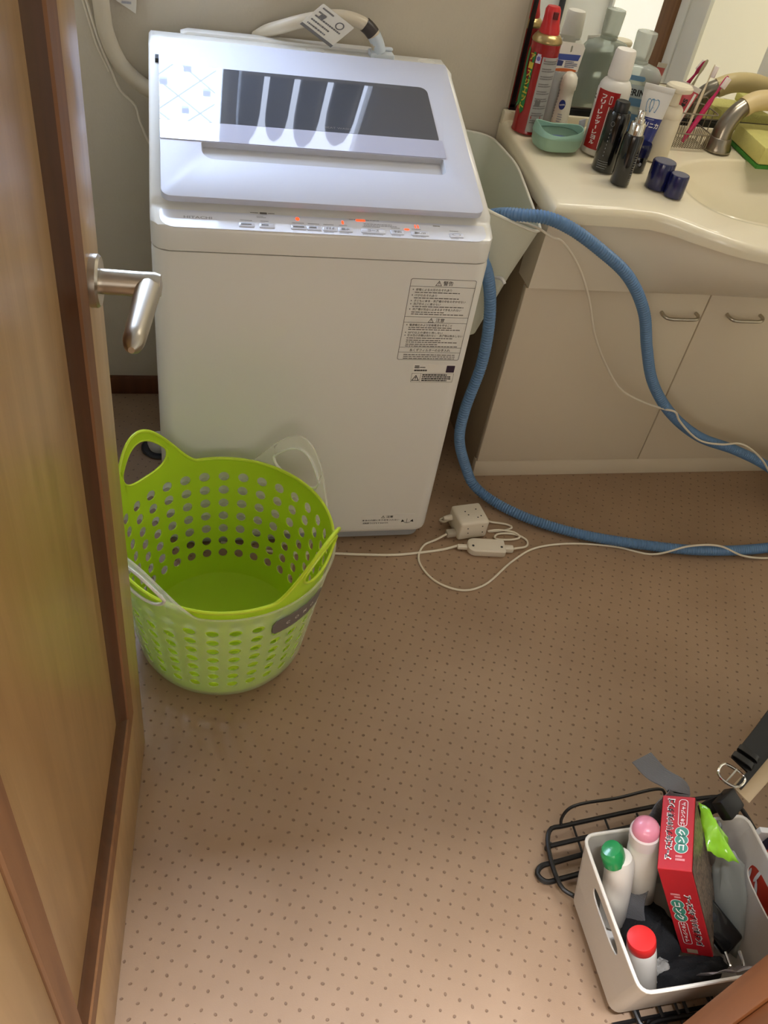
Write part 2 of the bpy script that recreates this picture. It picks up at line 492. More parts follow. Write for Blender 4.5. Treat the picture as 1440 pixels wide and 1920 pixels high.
w1 = window(1, wx0, wx1, m_win)
lat = MB()
for k in range(-6, 8):
    for s in (1, -1):
        for j in range(24):
            t0, t1 = j / 24, (j + 1) / 24
            def q(t):
                x = wx0 + (t) * .8 - .1; z = wz0 + .12 * k + (s * (x - wx0) * 1.15) + (.35 if s < 0 else 0)
                return x, z
            (xa, za), (xb, zb) = q(t0), q(t1)
            if wx0 + .02 < xa and xb < wx1 - .01 and wz0 + .02 < za < wz1 - .02 and wz0 + .02 < zb < wz1 - .02:
                lat.tube([(xa, WB + .04, za), (xb, WB + .04, zb)], .0022, 4, sm=False)
for nx, nz in ((-.02, 1.30), (.035, 1.25), (.08, 1.33), (.03, 1.40), (-.07, 1.36), (-.10, 1.22), (-.17, 1.30), (-.22, 1.40), (-.27, 1.25)):
    lat.box(nx - .009, nx + .009, WB + .036, WB + .044, nz - .010, nz + .010)
lat.build('lattice', mat('pale_pattern_glass', (150, 164, 205), 0.6, emit=(190, 205, 245), es=WINDOW_GLOW * .5), w1)
w2 = window(2, w2x0, w2x1, m_win2)
sill = MB().box(w2x0 - .02, w2x1 + .02, WB - .07, WB + .01, wz0 - .02, wz0)
struct(sill.build('trim_1', m_alu, bevel=.002), 'white window sill above the washing machine')
for i, (bx, bh, br) in enumerate(((.172, .275, .028), (.240, .27, .027), (.312, .285, .030), (.392, .265, .034))):
    b = MB().lathe([(br * .9, 0), (br, .01), (br, bh * .62), (br * .93, bh * .76), (br * .75, bh * .88), (br * .45, bh * .96), (br * .1, bh)], 20)
    o = b.build('bottle', mat('dark_bottle_plastic', (44, 46, 52), 0.4)); o.location = (bx, WB - .035, wz0)
    tag(o, ('leftmost', 'second', 'third', 'rightmost')[i] + ' of the dark round-shouldered bottles mirrored in the washing machine lid', 'bottle', 'dark bottles on the window sill')

# bathroom door on the right wall: seen in the vanity mirror
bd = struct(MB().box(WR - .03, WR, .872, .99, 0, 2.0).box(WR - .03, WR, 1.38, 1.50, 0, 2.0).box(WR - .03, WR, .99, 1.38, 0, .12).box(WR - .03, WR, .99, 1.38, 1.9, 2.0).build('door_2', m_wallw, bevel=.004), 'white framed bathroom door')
MB().box(WR - .016, WR - .008, .99, 1.38, .12, 1.9).build('pane', mat('cream_door_panel', (216, 206, 176), 0.4, emit=(226, 214, 184), es=.55), bd, smooth=False)  # pane emission added to brighten the mirror view and right side
struct(MB().box(WR - .04, WR, .70, .80, 0, 2.05).box(WR - .04, WR, 1.54, 1.63, 0, 2.05).build('trim_2', m_mould, bevel=.003), 'brown door casing')
w3 = struct(MB().box(WR - .02, WR, .237, .262, .2, 1.95).box(WR - .02, WR, .672, .697, .2, 1.95).box(WR - .02, WR, .262, .672, .2, .24).box(WR - .02, WR, .262, .672, 1.9, 1.95).build('window_3', m_wallw, bevel=.002), 'tall glowing white panel added on the right wall')  # made-up glowing panel, added to whiten the mirror and light the right side
MB().box(WR - .010, WR - .004, .262, .672, .24, 1.9).build('pane', mat('glow_pane_white', (240, 236, 224), 0.4, emit=(246, 240, 224), es=.8), w3, smooth=False)
struct(MB().box(WR - .03, WR, .805, .862, 0, 2.0).build('trim_3', m_wallw, bevel=.003))
struct(MB().box(1.515, 1.535, WF, WF + .02, 0, 2.0).build('trim_4', m_dark, bevel=.002))
# brown door post at the right of the doorway
jb = MB().box(.628, .80, .205, .24, 0, 2.05).box(.634, .80, .05, .205, 0, 2.05)
struct(jb.build('trim_5', m_jamb, bevel=.003), 'orange brown door post close to the camera')

# ------------------------------------------------------------------ the open door
ang = math.atan2(-.0788, .9969)
A = Vector((-.0802, .8595, 0)); D = Vector((-.0788, -.9969, 0)).normalized(); N = Vector((D.y, -D.x, 0)) * -1
DM = Matrix(((D.x, N.x, 0, A.x), (D.y, N.y, 0, A.y), (0, 0, 1, .006), (0, 0, 0, 1)))
DW, DH = .742, 1.76
zb0, zb1, u0, u1 = .232, 1.60, .090, .585
door = MB()
door.box(0, DW, -.036, -.012, 0, DH, DM)
door.box(0, u0, -.014, 0, 0, DH, DM).box(u1, DW, -.014, 0, 0, DH, DM).box(u0, u1, -.014, 0, 0, zb0, DM).box(u0, u1, -.014, 0, zb1, DH, DM)
dobj = struct(door.build('door_1', m_door, bevel=.0015), 'open wooden door with a framed panel')
md = MB()
prof = [(0, -.010), (0, .0015), (.003, .003), (.036, .002), (.039, -.0005)]
pin = [(.039, -.0005), (.045, -.006), (.058, -.0105), (.062, -.0125)]


def ring(prof):
    loops = []
    for d, h in prof:
        loops.append([tuple(DM @ Vector(p)) for p in ((u0 + d, h, zb0 + d), (u1 - d, h, zb0 + d), (u1 - d, h, zb1 - d), (u0 + d, h, zb1 - d))])
    return MB().loft(loops, cap=False)


ring(prof).build('moulding', m_mould, dobj, angle=25)
ring(pin).build('inner_moulding', m_dkmould, dobj, angle=25)
# lever handle
hu, hz = .055, .948
hr = MB().lathe([(.0265, 0), (.0265, .007), (.024, .0095), (.012, .0095)], 32, DM @ Matrix.Translation((hu, 0, hz)) @ Matrix.Rotation(-PI / 2, 4, 'X'))
hobj = hr.build('handle', m_steel, dobj)
neck = MB().lathe([(.0125, 0.008), (.0125, .050), (.0128, .062), (.011, .068)], 24, DM @ Matrix.Translation((hu, 0, hz)) @ Matrix.Rotation(-PI / 2, 4, 'X'))
neck.build('handle_neck', m_steel, hobj)
lev = []
for t in [i / 16 for i in range(17)]:
    uu = hu - .013 + t * .128; e = math.sqrt(max(.09, 1 - max(0, (t - .86) / .14) ** 2)); e0 = min(1, .55 + t * 6)
    cw = .0115 * e * e0; th = (.0135 - .0035 * t) * e * e0
    off = .0575 - .007 * t
    lev.append([tuple(DM @ Vector((uu, off + th * math.cos(q), hz - .004 * t + cw * math.sin(q)))) for q in [2 * PI * k / 20 for k in range(20)]])
MB().loft(lev).build('lever', m_steel, hobj)
struct(MB().box(-.24, -.143, -.10, .105, 0, 2.02).build('trim_6', m_door, bevel=.003), 'pale wooden hinge post left of the door')

# ------------------------------------------------------------------ washing machine
wm = thing('washing_machine', 'white top-loading washing machine with dark lid window and red lit panel', 'washing machine', (-.042, 1.346, 0))
MW, MD = .60, .565
body = MB(); loops = []
for z, ins in ((.030, .006), (.036, .001), (.045, 0), (.705, 0), (.714, .0015)):
    loops.append([(x, y, z) for x, y in rrect(ins, MW - ins, ins, MD - ins, .03, 6)])
body.loft(loops).build('body', m_white, wm)
# upper housing
prof = [(0, .7165), (0, .752), (.003, .757), (.006, .7585), (.046, .768), (.056, .772), (.062, .782), (.449, .899), (.456, .905), (.535, .905), (.553, .895), (.560, .875), (.560, .7165)]
up = MB(); n = len(prof)
xs = [0, .004, .012, .03, MW - .03, MW - .012, MW - .004, MW]
ins = [.03, .018, .006, 0, 0, .006, .018, .03]
loops = []
for x, i in zip(xs, ins):
    loops.append([(x, max(y, i if y < .1 else y) if y < .05 else min(y, MD - .004 - (i if y > .5 else 0)), z - (0.004 if (x in (0, MW) and z > .72) else 0)) for y, z in prof])
up.loft(loops).build('top_housing', m_white, wm, angle=50)
# side rails beside the lid are part of the housing; the lid itself
LT = Matrix(((1, 0, 0, 0), (0, .952, -.306, .048), (0, .306, .952, .7795), (0, 0, 0, 1)))   # u across, v up the slope, w out


def lidp(u, v, w): return tuple(LT @ Vector((u, v, w)))


LL = .421
pk = rrect(.088, .527, .098, .137, (.004, .004, .004, .018))
pk = rrect(.088, .527, .094, .137, (.014, .004, .004, .022))
lid = plate(rrect(.019, .581, 0, LL, (.016, .004, .004, .016)), [pk], .012, lidp).build('lid', m_lid, wm, angle=30, bevel=.0012)
pm = MB(); lo = [lidp(u, v, .0115) for u, v in pk]; li = [lidp(.088 + (u - .088) * .985 + .003, .094 + (v - .094) * .9 + .004, .001) for u, v in pk]
pm.loft([lo, li], cap=False); pm.add(li, [tuple(range(len(li)))])
pm.build('handle_pocket', m_pocket, lid)
g = plate(rrect(.019, .527, .187, .340, (.003, .016, .003, .002)), [], .0012, lambda u, v, w: lidp(u, v, .0122 + w)).build('lid_window', m_glassdk, lid)
plate(rrect(.019, .533, .138, .1865, .002), [], .0012, lambda u, v, w: lidp(u, v, .0122 + w)).build('lid_band', m_glassband, lid)
tx = MB(); text(tx, 'BEAT WASH', lambda u, v, w: lidp(u, v, .0136 + w), .335, .198, w=.048, h=.0050, bold=0)
tx.build('lettering', m_print, lid)
hin = MB().box(.012, .0195, .405, .44, .868, .893).build('hinge', m_dark, wm)
# console rings and hose socket
for cx in (.325, .56):
    rr = MB().lathe([(.020, 0), (.020, .0012), (.0185, .0014), (.018, .0006)], 32, Matrix.Translation((cx, .512, .9045)), sx=1, sy=.8).build('console_ring', m_white, wm)
sk = MB().box(.437, .487, .498, .536, .902, .914).box(.467, .487, .52, .53, .914, .921).build('hose_socket', mat('hose_socket_plastic', (206, 214, 220), 0.3), wm, bevel=.003)
rs = MB()
rs.loft([[(x, y, z) for x, y in rrect(.06 + i, .46 - i, .530, .561 - i * .3, .008)] for z, i in ((.88, 0), (.906, 0), (.910, .01))])
rs.build('rear_ridge', m_white, wm)
# control panel
PS = math.atan2(.0095, .040)


def pan(u, v, w):  # v is distance from the front lip
    return (u, .006 + v * math.cos(PS) - w * math.sin(PS), .7585 + v * math.sin(PS) + w * math.cos(PS))


plate(rrect(.016, .584, -.0045, .039, (.024, .004, .004, .024)), [], .0009, lambda u, v, w: pan(u, v, w - .0007)).build('control_panel', mat('panel_white', (220, 223, 234), 0.3, coat=.3), wm, angle=30)
btn = [(.157, .026), (.191, .026), (.2445, .026), (.2715, .025), (.2985, .025), (.3255, .025), (.3745, .043), (.4175, .024), (.4586, .032), (.526, .026)]
words = {4: 'すすぎ', 5: '脱水', 6: 'コース', 7: '予約', 8: '▶/II', 9: '◯'}
m_btn = mat('panel_button', (206, 210, 224), 0.25, coat=.4)
for i, (cx, w) in enumerate(btn):
    b = MB(); o1 = rrect(cx - w / 2, cx + w / 2, .003, .0145, .002, 2); o2 = rrect(cx - w / 2 + .0012, cx + w / 2 - .0012, .0042, .0133, .0015, 2)
    b.loft([[pan(u, v, -.002) for u, v in o1], [pan(u, v, .0014) for u, v in o1], [pan(u, v, .002) for u, v in o2]])
    bo = b.build('button', m_btn, wm)
    t = MB()
    if i in words: text(t, words[i], pan, cx, .0086, h=.0056, w=min(.02, w * .6), bold=.01, lift=.0024)
    else: bars(t, pan, cx - w * .36, .0112, w * .72, .005, 1, .0024, .7, i)
    t.build('button_print', m_print, bo, smooth=False)
pp = MB()
text(pp, 'HITACHI', pan, .0775, .0215, w=.046, h=.0062, bold=.015)
pp.build('lettering', m_printl, wm, smooth=False)
pp = MB()
for i, (cx, w) in enumerate(btn):
    bars(pp, pan, cx - w * .4, .0225, w * .8, .004, 1, .0003, .5, i + 20)
    if i > 3: bars(pp, pan, cx - w * .45, .0018, w * .9, .003, 1, .0003, .5, i + 40)
bars(pp, pan, .175, .034, .016, .006, 2, .0003, .5, 3); bars(pp, pan, .36, .03, .06, .008, 2, .0003, .5, 5)
bars(pp, pan, .335, .039, .08, .003, 1, .0003, .6, 8)
pp.build('panel_print', m_printl, wm, smooth=False)
for lx, lv, lw, lh in ((.2444, .031, .007, .009), (.3229, .028, .004, .010), (.4534, .0275, .0022, .010), (.4585, .0275, .0022, .010), (.4365, .0185, .010, .005)):
    led = MB(); flat(led, ellipse(lx, lv, lw / 2, lh / 2, 14), pan, .0006); led.build('indicator_lamp', m_led, wm, smooth=False)
led = MB(); flat(led, rrect(.3470, .3640, .0335, .0385, .0022), pan, .0006); led.build('indicator_lamp', m_led, wm, smooth=False)
dk = MB(); flat(dk, rrect(.181, .193, .0385, .0435, .001), pan, .0004); bars(dk, pan, .165, .043, .014, .003, 1); bars(dk, pan, .195, .043, .012, .003, 1); bars(dk, pan, .487, .034, .014, .004, 1)
dk.build('dark_panel_print', m_print, wm, smooth=False)
# front labels
fp = lambda u, v, w: (u, -w, v)


def frame(mb, o, i, place, lift):
    n = len(o); mb.add([place(u, v, lift) for u, v in o] + [place(u, v, lift) for u, v in i], [(k, (k + 1) % n, n + (k + 1) % n, n + k) for k in range(n)])


def tri_sign(mb, place, cx, cy, s, lift):
    o = [(cx - s * .58, cy - s * .5), (cx + s * .58, cy - s * .5), (cx, cy + s * .5)]; i = [(cx - s * .40, cy - s * .4), (cx + s * .40, cy - s * .4), (cx, cy + s * .30)]
    frame(mb, o, i, place, lift)
    flat(mb, [(cx - s * .05, cy - s * .15), (cx + s * .05, cy - s * .15), (cx + s * .07, cy + s * .16), (cx - s * .07, cy + s * .16)], place, lift)
    flat(mb, [(cx - s * .05, cy - s * .32), (cx + s * .05, cy - s * .32), (cx + s * .05, cy - s * .22), (cx - s * .05, cy - s * .22)], place, lift)


lb = MB()
frame(lb, rrect(.453, .579, .509, .683, .004), rrect(.4540, .578, .510, .682, .0035), fp, .0004)
for z in (.667, .604, .592, .537, .526):
    flat(lb, [(.454, z), (.578, z), (.578, z + .0008), (.454, z + .0008)], fp)
tri_sign(lb, fp, .507, .675, .011, .0005); text(lb, '警告', fp, .525, .675, h=.0095, bold=.01)
tri_sign(lb, fp, .506, .598, .010, .0005); text(lb, '注意', fp, .524, .598, h=.0085, bold=.01)
Ltx = [(.661, '感電による火災のおそれあり'), (.6495, 'けがのおそれあり'), (.638, '子どもに本体・洗濯槽の中をのぞかせない'), (.6315, '洗濯機の上に乗せない'), (.6205, '洗濯槽が完全に止まるまで手を入れない')]
Ltx += [(.587, '電源電圧および定格電流を守ること'), (.5705, '50℃以上の湯を使用しない'), (.5643, '防水性の衣類は洗わない・洗濯物は脱水しない')]
for z, s in Ltx:
    w = min(.11, len(s) * .0053); text(lb, s, fp, .4655 + w / 2, z, h=.0052, w=w, bold=.012)
    flat(lb, ellipse(.4605, z, .0012, .0012, 8), fp)
text(lb, '糸くずフィルターのお手入れ', fp, .516, .5315, h=.0066, w=.082, bold=.012)
for z, r in ((.6575, 1), (.646, 1), (.6282, 1), (.6165, 2), (.5835, 2), (.5605, 1), (.5555, 2), (.5465, 2), (.523, 3)):
    bars(lb, fp, .4645, z, .105, .0042 * r, r, .0004, .42, int(z * 1000))
lb.build('warning_label', m_print, wm, smooth=False)
st = plate(rrect(.489, .576, .457, .499, .001), [], .0004, fp).build('sticker', mat('white_sticker', (232, 230, 224), 0.5), wm, smooth=False)
sp = MB(); lf = .0007
frame(sp, rrect(.489, .576, .457, .478, .0005), rrect(.4895, .5755, .4575, .4775, .0004), fp, lf)
flat(sp, [(.507, .4575), (.5075, .4575), (.5075, .4775), (.507, .4775)], fp, lf)
tri_sign(sp, fp, .498, .467, .014, lf); bars(sp, fp, .511, .4765, .06, .018, 4, lf, .62, 5)
bars(sp, fp, .492, .4965, .010, .007, 2, lf, .7, 6); bars(sp, fp, .492, .487, .036, .0045, 1, lf, .8, 7); bars(sp, fp, .503, .4935, .016, .003, 1, lf, .6, 8)
sp.build('sticker_print', m_blkprint, st, smooth=False)
plate(rrect(.558, .575, .4805, .4965, .001), [], .0004, lambda u, v, w: (u, -.0005 - w, v)).build('purple_square', mat('dark_purple_print', (52, 36, 58), 0.5), st, smooth=False)
s2 = plate(rrect(.437, .564, .052, .089, .002), [], .0003, fp).build('lower_label', mat('pale_sticker', (226, 224, 218), 0.4), wm, smooth=False)
sp = MB(); tri_sign(sp, fp, .487, .082, .008, lf); text(sp, '注意', fp, .503, .082, h=.007, w=.016, bold=.01, lift=lf)
text(sp, '本体の内部に手や足を入れない', fp, .483, .0715, h=.0052, w=.088, bold=.012, lift=lf); text(sp, '回転部でけがをするおそれ', fp, .472, .0625, h=.0052, w=.06, bold=.012, lift=lf)
for k in range(8):
    a0, a1 = PI * (1.15 + .7 * k / 8), PI * (1.15 + .7 * (k + 1) / 8)
    flat(sp, [(.547 + .012 * math.cos(a), .072 + r * math.sin(a)) for a, r in ((a0, .012), (a1, .012), (a1, .0105), (a0, .0105))], fp, lf)
flat(sp, [(.545, .062), (.546, .062), (.546, .074), (.545, .074)], fp, lf)
for s in (-1, 1):
    flat(sp, [(.547 + s * .0125, .072), (.547 + s * .007, .0655), (.547 + s * .015, .063)], fp, lf)
sp.build('lower_label_print', m_blkprint, s2, smooth=False)
bs = MB().loft([[(x, y, z) for x, y in rrect(.012, MW - .012, .012, MD - .01, .028, 5)] for z in (.008, .031)]).build('base', m_grey, wm)
for fx in (.06, .525):
    for fy in (.06, .50): MB().lathe([(.026, 0), (.026, .006), (.018, .012), (.018, .02)], 20, Matrix.Translation((fx, fy, 0))).build('foot', m_dark, wm)

# inlet hose, its tag and connector on top of the machine
ih = thing('inlet_hose', 'beige water hose arching over the back of the washing machine', 'hose', (.18, 1.86, .912))
o = Vector((.18, 1.86, .912))
L = lambda *p: [tuple(Vector(q) - o) for q in p]
MB().tube(L((.17, 1.925, .90), (.19, 1.908, .918), (.216, 1.89, .933), (.267, 1.875, .954), (.33, 1.862, .969), (.375, 1.858, .962), (.398, 1.856, .945), (.410, 1.856, .922)), .0125, 16, .008).build('hose', mat('beige_hose', (204, 192, 168), 0.4), ih)
MB().tube(L((.378, 1.858, .961), (.388, 1.857, .9545), (.397, 1.856, .946)), .0142, 16, .004).build('black_collar', mat('brown_black_band', (52, 44, 40), 0.4), ih)
MB().tube(L((.399, 1.856, .944), (.408, 1.856, .93), (.414, 1.856, .914)), .0135, 16, .004).build('elbow', mat('pale_blue_connector', (196, 206, 214), 0.3), ih)
tg = plate(rrect(-.041, .041, -.033, .033, .003), [], .0006, lambda u, v, w: tuple(Vector((.300, 1.842, .955)) - o + Vector((u * .78 + v * .62, -w - v * .25 - u * .1, -u * .42 + v * .66)))).build('paper_tag', mat('paper', (226, 220, 204), 0.7), ih, smooth=False)
tp = lambda u, v, w: tuple(Vector((.300, 1.842, .955)) - o + Vector((u * .78 + v * .62, -w - v * .25 - u * .1, -u * .42 + v * .66)))
tm = MB(); flat(tm, [(-.041, -.033), (.041, -.033), (.041, -.026), (-.041, -.026)], tp, .0012)
for r in range(5): bars(tm, tp, -.034, .028 - r * .011, .03 if r < 2 else .066, .006, 1, .0012, .6, r)
frame(tm, ellipse(.018, .016, .009, .009), ellipse(.018, .016, .0065, .0065), tp, .0012)
flat(tm, [(-.026, .012), (-.014, .014), (-.016, .004), (-.028, .002)], tp, .0013)
tm.build('tag_print', m_print, tg, smooth=False)

# drain / supply pipe and cords on the wall at the left
wallhose = MB().tube([(-.155, 1.915, 1.25), (-.135, 1.918, 1.02), (-.130, 1.918, .936), (-.124, 1.918, .881), (-.102, 1.918, .829), (-.068, 1.918, .796), (-.03, 1.915, .778), (.05, 1.915, .77)], .016, 16, .01)
tag(wallhose.build('wall_hose', mat('beige_wall_hose', (196, 184, 160), 0.5)), 'thick beige hose curving down the wall behind the washing machine', 'hose')
cd = MB().tube([(-.20, 1.935, 1.2), (-.172, 1.935, .99), (-.155, 1.935, .92), (-.137, 1.935, .851), (-.12, 1.935, .807), (-.106, 1.935, .772), (-.076, 1.933, .743), (-.07, 1.932, .716), (-.052, 1.93, .67), (-.02, 1.925, .63)], .0028, 8, .01)
cd.tube([(-.212, 1.938, 1.2), (-.180, 1.938, .99), (-.16, 1.938, .91), (-.145, 1.938, .85), (-.126, 1.938, .805)], .0022, 8, .01)
tag(cd.build('hanging_cable', m_cord), 'thin white twin cord hanging down the wall left of the washing machine', 'cord')
pt = lambda u, v, w: (u, 1.935 - w - (.97 - v) * .12, v)
pt_ = MB(); pg = [(-.115, .945), (-.066, .919), (-.062, .96), (-.07, 1.02), (-.125, 1.02)]
lab = plate(pg, [], .0006, pt).build('paper_label', mat('paper2', (208, 204, 192), 0.7), smooth=False)
tag(lab, 'white paper tag hanging at the wall at the upper edge of the photo', 'tag')
bars(pt_, pt, -.092, .955, .018, .022, 3, .001, .6, 4); pt_.build('tag_print', m_printl, lab, smooth=False)

# ------------------------------------------------------------------ vanity
va = thing('vanity_cabinet', 'cream double-door washbasin cabinet with a curved white counter', 'washbasin', (.742, 1.573, 0))
vo = Vector((.742, 1.573, 0))
VW = .90
cz = lambda y: .758 + .07 * (y - 1.56)                                  # gently rising counter
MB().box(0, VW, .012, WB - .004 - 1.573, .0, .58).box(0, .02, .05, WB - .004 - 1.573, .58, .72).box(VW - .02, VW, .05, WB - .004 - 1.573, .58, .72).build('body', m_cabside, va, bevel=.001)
MB().box(-.001, VW, .0, .02, .0, .052).build('plinth', m_cab, va, bevel=.0015)
dr = []
for i, (x0, x1) in enumerate(((0.0, .4595), (.4625, .90))):
    d_ = MB().box(x0, x1, -.004, .014, .054, .552).build('door', m_cab, va, bevel=.002)
    hx = (.396, .57)[i]
    p = [(hx - .045, -.004, .503), (hx - .045, -.018, .502), (hx - .038, -.026, .5), (hx, -.028, .499), (hx + .038, -.026, .5), (hx + .045, -.018, .502), (hx + .045, -.004, .503)]
    MB().tube(p, .0042, 10, .004).build('handle', m_steel, d_)
# front outline of the counter


def front_y(x):
    pts = [(.735, 1.527), (.93, 1.527), (.985, 1.513), (1.045, 1.462), (1.10, 1.42), (1.147, 1.398), (1.22, 1.375), (1.33, 1.37), (1.43, 1.39), (1.52, 1.45), (1.58, 1.515), (1.645, 1.527)]
    P = front_y.P
    for a, b in zip(P, P[1:]):
        if a.x <= x <= b.x: return a.y + (b.y - a.y) * (x - a.x) / max(b.x - a.x, 1e-6)
    return 1.527


front_y.P = spline([(.735, 1.527, 0), (.88, 1.527, 0), (.95, 1.524, 0), (1.0, 1.498, 0), (1.045, 1.460, 0), (1.10, 1.42, 0), (1.147, 1.398, 0), (1.22, 1.375, 0), (1.33, 1.37, 0), (1.43, 1.39, 0), (1.52, 1.45, 0), (1.58, 1.515, 0), (1.645, 1.527, 0)], .01)
bc = (1.36, 1.645); brx, bry = .278, .160
NA = 128
angs = sorted([2 * PI * i / NA for i in range(NA)])
X0, X1, YB = .736, 1.642, WB - .006
outer = []
corners = [math.atan2(y - bc[1], x - bc[0]) % (2 * PI) for x, y in ((X0, front_y(X0)), (X1, front_y(X1)), (X1, YB), (X0, YB))]
for c_ in corners:
    k = min(range(NA), key=lambda i: abs(angs[i] - c_)); angs[k] = c_
for a in angs:
    dx, dy = math.cos(a), math.sin(a); t = 0; lo_, hi_ = 0, 3
    inside = lambda t: X0 <= bc[0] + dx * t <= X1 and bc[1] + dy * t <= YB and bc[1] + dy * t >= front_y(bc[0] + dx * t)
    for _ in range(40):
        mid = (lo_ + hi_) / 2
        if inside(mid): lo_ = mid
        else: hi_ = mid
    outer.append((bc[0] + dx * lo_, bc[1] + dy * lo_))
basin = []
for a in angs:
    c_, s_ = math.cos(a), math.sin(a); e = 2 / 2.7
    k = (abs(c_ / brx) ** 2.7 + abs(s_ / bry) ** 2.7) ** (-1 / 2.7)
    basin.append((c_ * k, s_ * k))
cl = []
def shr(p, d):
    vx, vy = bc[0] - p[0], bc[1] - p[1]
    return (p[0] + (d if p[0] < bc[0] - .3 else (-d if p[0] > bc[0] + .3 else 0)), p[1] + (d if p[1] < 1.6 else 0))
cl.append([(p[0], p[1], .7195) for p in [shr(q, .02) for q in outer]])
cl.append([(p[0], p[1], .7195) for p in outer])
for d, dz in ((0, -.016), (.002, -.008), (.006, -.003), (.013, 0)):
    cl.append([(p[0], p[1], cz(p[1]) + dz) for p in [shr(q, d) for q in outer]])
for k in (1.05, 1.02, 1.0):
    cl.append([(bc[0] + b[0] * k, bc[1] + b[1] * k, cz(bc[1] + b[1] * k) - (.004 if k == 1.0 else 0)) for b in basin])
for k, dz in ((.975, .009), (.93, .020), (.85, .036), (.72, .056), (.45, .080), (.12, .088)):
    cl.append([(bc[0] + b[0] * k, bc[1] + b[1] * k, cz(bc[1]) - dz) for b in basin])
cm = MB().loft([[tuple(Vector(p) - vo) for p in l] for l in cl], cap=False)
cm.f.append(tuple(len(cm.v) - NA + i for i in range(NA)))
cm.build('counter', m_counter, va, angle=60)
MB().box(X0 - .742, X1 - .742, WB - .024 - 1.573, WB - .004 - 1.573, .77, .803).build('backsplash', m_counter, va, bevel=.004)
ap = MB(); rows = []
for j in range(13):
    t = j / 12; z = .560 + (.7195 - .560) * t; row = []
    for i in range(61):
        x = .740 + .90 * i / 60; fy = front_y(x) + .014; bul = max(0, 1.541 - fy)
        row.append((x - .742, 1.553 - bul * (1 - (1 - t) ** 2.2) - .012 * t * (1 if bul < .001 else 1) - 1.573, z))
    rows.append(row)
vs = [p for r in rows for p in r]; fs = [(j * 61 + i, j * 61 + i + 1, (j + 1) * 61 + i + 1, (j + 1) * 61 + i) for j in range(12) for i in range(60)]
ap.add(vs, fs)
nb = len(vs); vs2 = [(p[0], .05, p[2]) for p in rows[0]]; ap.add(vs2, []); ap.f += [(i, i + 1, nb + i + 1, nb + i) for i in range(60)]
side = [rows[j][0] for j in range(13)]; b0 = len(ap.v); ap.add(side + [(p[0], .05, p[2]) for p in side], [(j, j + 1, 13 + j + 1, 13 + j) for j in range(12)])
ap.build('apron', m_apron, va, angle=50)

# mirror
mi = thing('mirror', 'large wall mirror with a thin black frame above the counter', 'mirror', (1.2, WB, .81))
MB().box(-.442, .442, -.012, 0, .012, .80).build('glass', m_mirror, mi, smooth=False)
MB().box(-.452, -.440, -.016, -.0005, -.002, .81).box(.440, .452, -.016, 0, -.002, .81).box(-.452, .452, -.016, 0, -.012, .006).build('frame', m_black, mi, bevel=.001)
MB().box(-.4545, -.452, -.017, 0, -.004, .81).build('edge_strip', m_chrome, mi)

# tap with the beige grip
tp_ = thing('tap', 'dark chrome tap post with a beige curved grip behind the basin', 'tap', (1.255, 1.85, cz(1.85) + .0025))
MB().lathe([(.034, 0), (.034, .008), (.029, .016), (.027, .028), (.025, .03)], 28).build('foot', mat('worn_chrome', (150, 142, 128), 0.28, 1.0), tp_)
MB().tube([(0, 0, .02), (.004, .004, .05), (.022, .01, .08), (.045, .018, .098)], [.024 - .0003 * i for i in range(60)], 20, .006).build('post', MATS['worn_chrome'], tp_)
MB().tube([(.040, .016, .093), (.065, .02, .106), (.10, .02, .112), (.15, .015, .108), (.21, 0, .090)], [.0225] * 80, 20, .008).build('grip', mat('beige_grip', (214, 192, 140), 0.4), tp_)

# sponge
so = thing('sponge', 'yellow-green kitchen sponge with a green scouring base beside the tap', 'sponge', (1.385, 1.832, cz(1.832) + .001), (math.atan(.07), 0, .03))
MB().box(-.07, .07, -.068, .068, .009, .050).build('foam', mat('sponge_foam', (204, 198, 120), 0.9, bump=.8, bscale=250, var=.08, vscale=60), so, bevel=.006)
MB().box(-.071, .071, -.069, .069, 0, .009).build('scouring_pad', mat('scour_green', (60, 128, 44), 0.95, bump=1, bscale=300), so, bevel=.002)
tag(MB().box(-.02, .02, -.03, .03, 0, .022).build('sponge_scrap', MATS['sponge_foam'], bevel=.005), 'small yellow scrap lying on the large sponge', 'sponge').location = (1.425, 1.815, cz(1.832) + .052)

# ------------------------------------------------------------------ things on the counter
CX = lambda x, y, r=.022: (x, y, cz(y) + .07 * r)
FACE = math.atan2(-1.9, -.95)      # towards the doorway


def bottle(name, label, x, y, rot=0, cat='bottle', group=None):
    return thing(name, label, cat, CX(x, y, .050 if 'clear' in name else .024), (0, 0, rot), group)


# spray can
b = bottle('spray_can', 'red and green insect spray can with a red trigger cap at the mirror corner', .774, 1.868)
R = .0325
MB().lathe([(R - .003, 0), (R, .002), (R, .004), (R - .001, .006), (R - .001, .183)], 40).build('can', m_cared, b)
MB().lathe([(R - .0008, .183), (R, .184), (R, .187), (R - .003, .193), (.025, .198), (.021, .200)], 40).build('shoulder', m_gold, b)
loops = []
for z, rx, ry, ox in ((.197, .0215, .0215, 0), (.205, .0215, .0215, 0), (.218, .0185, .0175, -.001), (.232, .017, .015, -.002), (.243, .0165, .014, -.003), (.249, .013, .011, -.003)):
    loops.append([(ox + rx * math.cos(q), ry * math.sin(q), z) for q in [2 * PI * k / 24 for k in range(24)]])
MB().loft(loops).build('trigger_cap', m_redcap, b)
MB().box(-.006, .004, -.019, -.008, .228, .241).build('nozzle', mat('dark_red_hole', (90, 8, 10), 0.5), b)
f1 = FACE - .60
pl = cyl(R, 0, f1)
gr = MB()
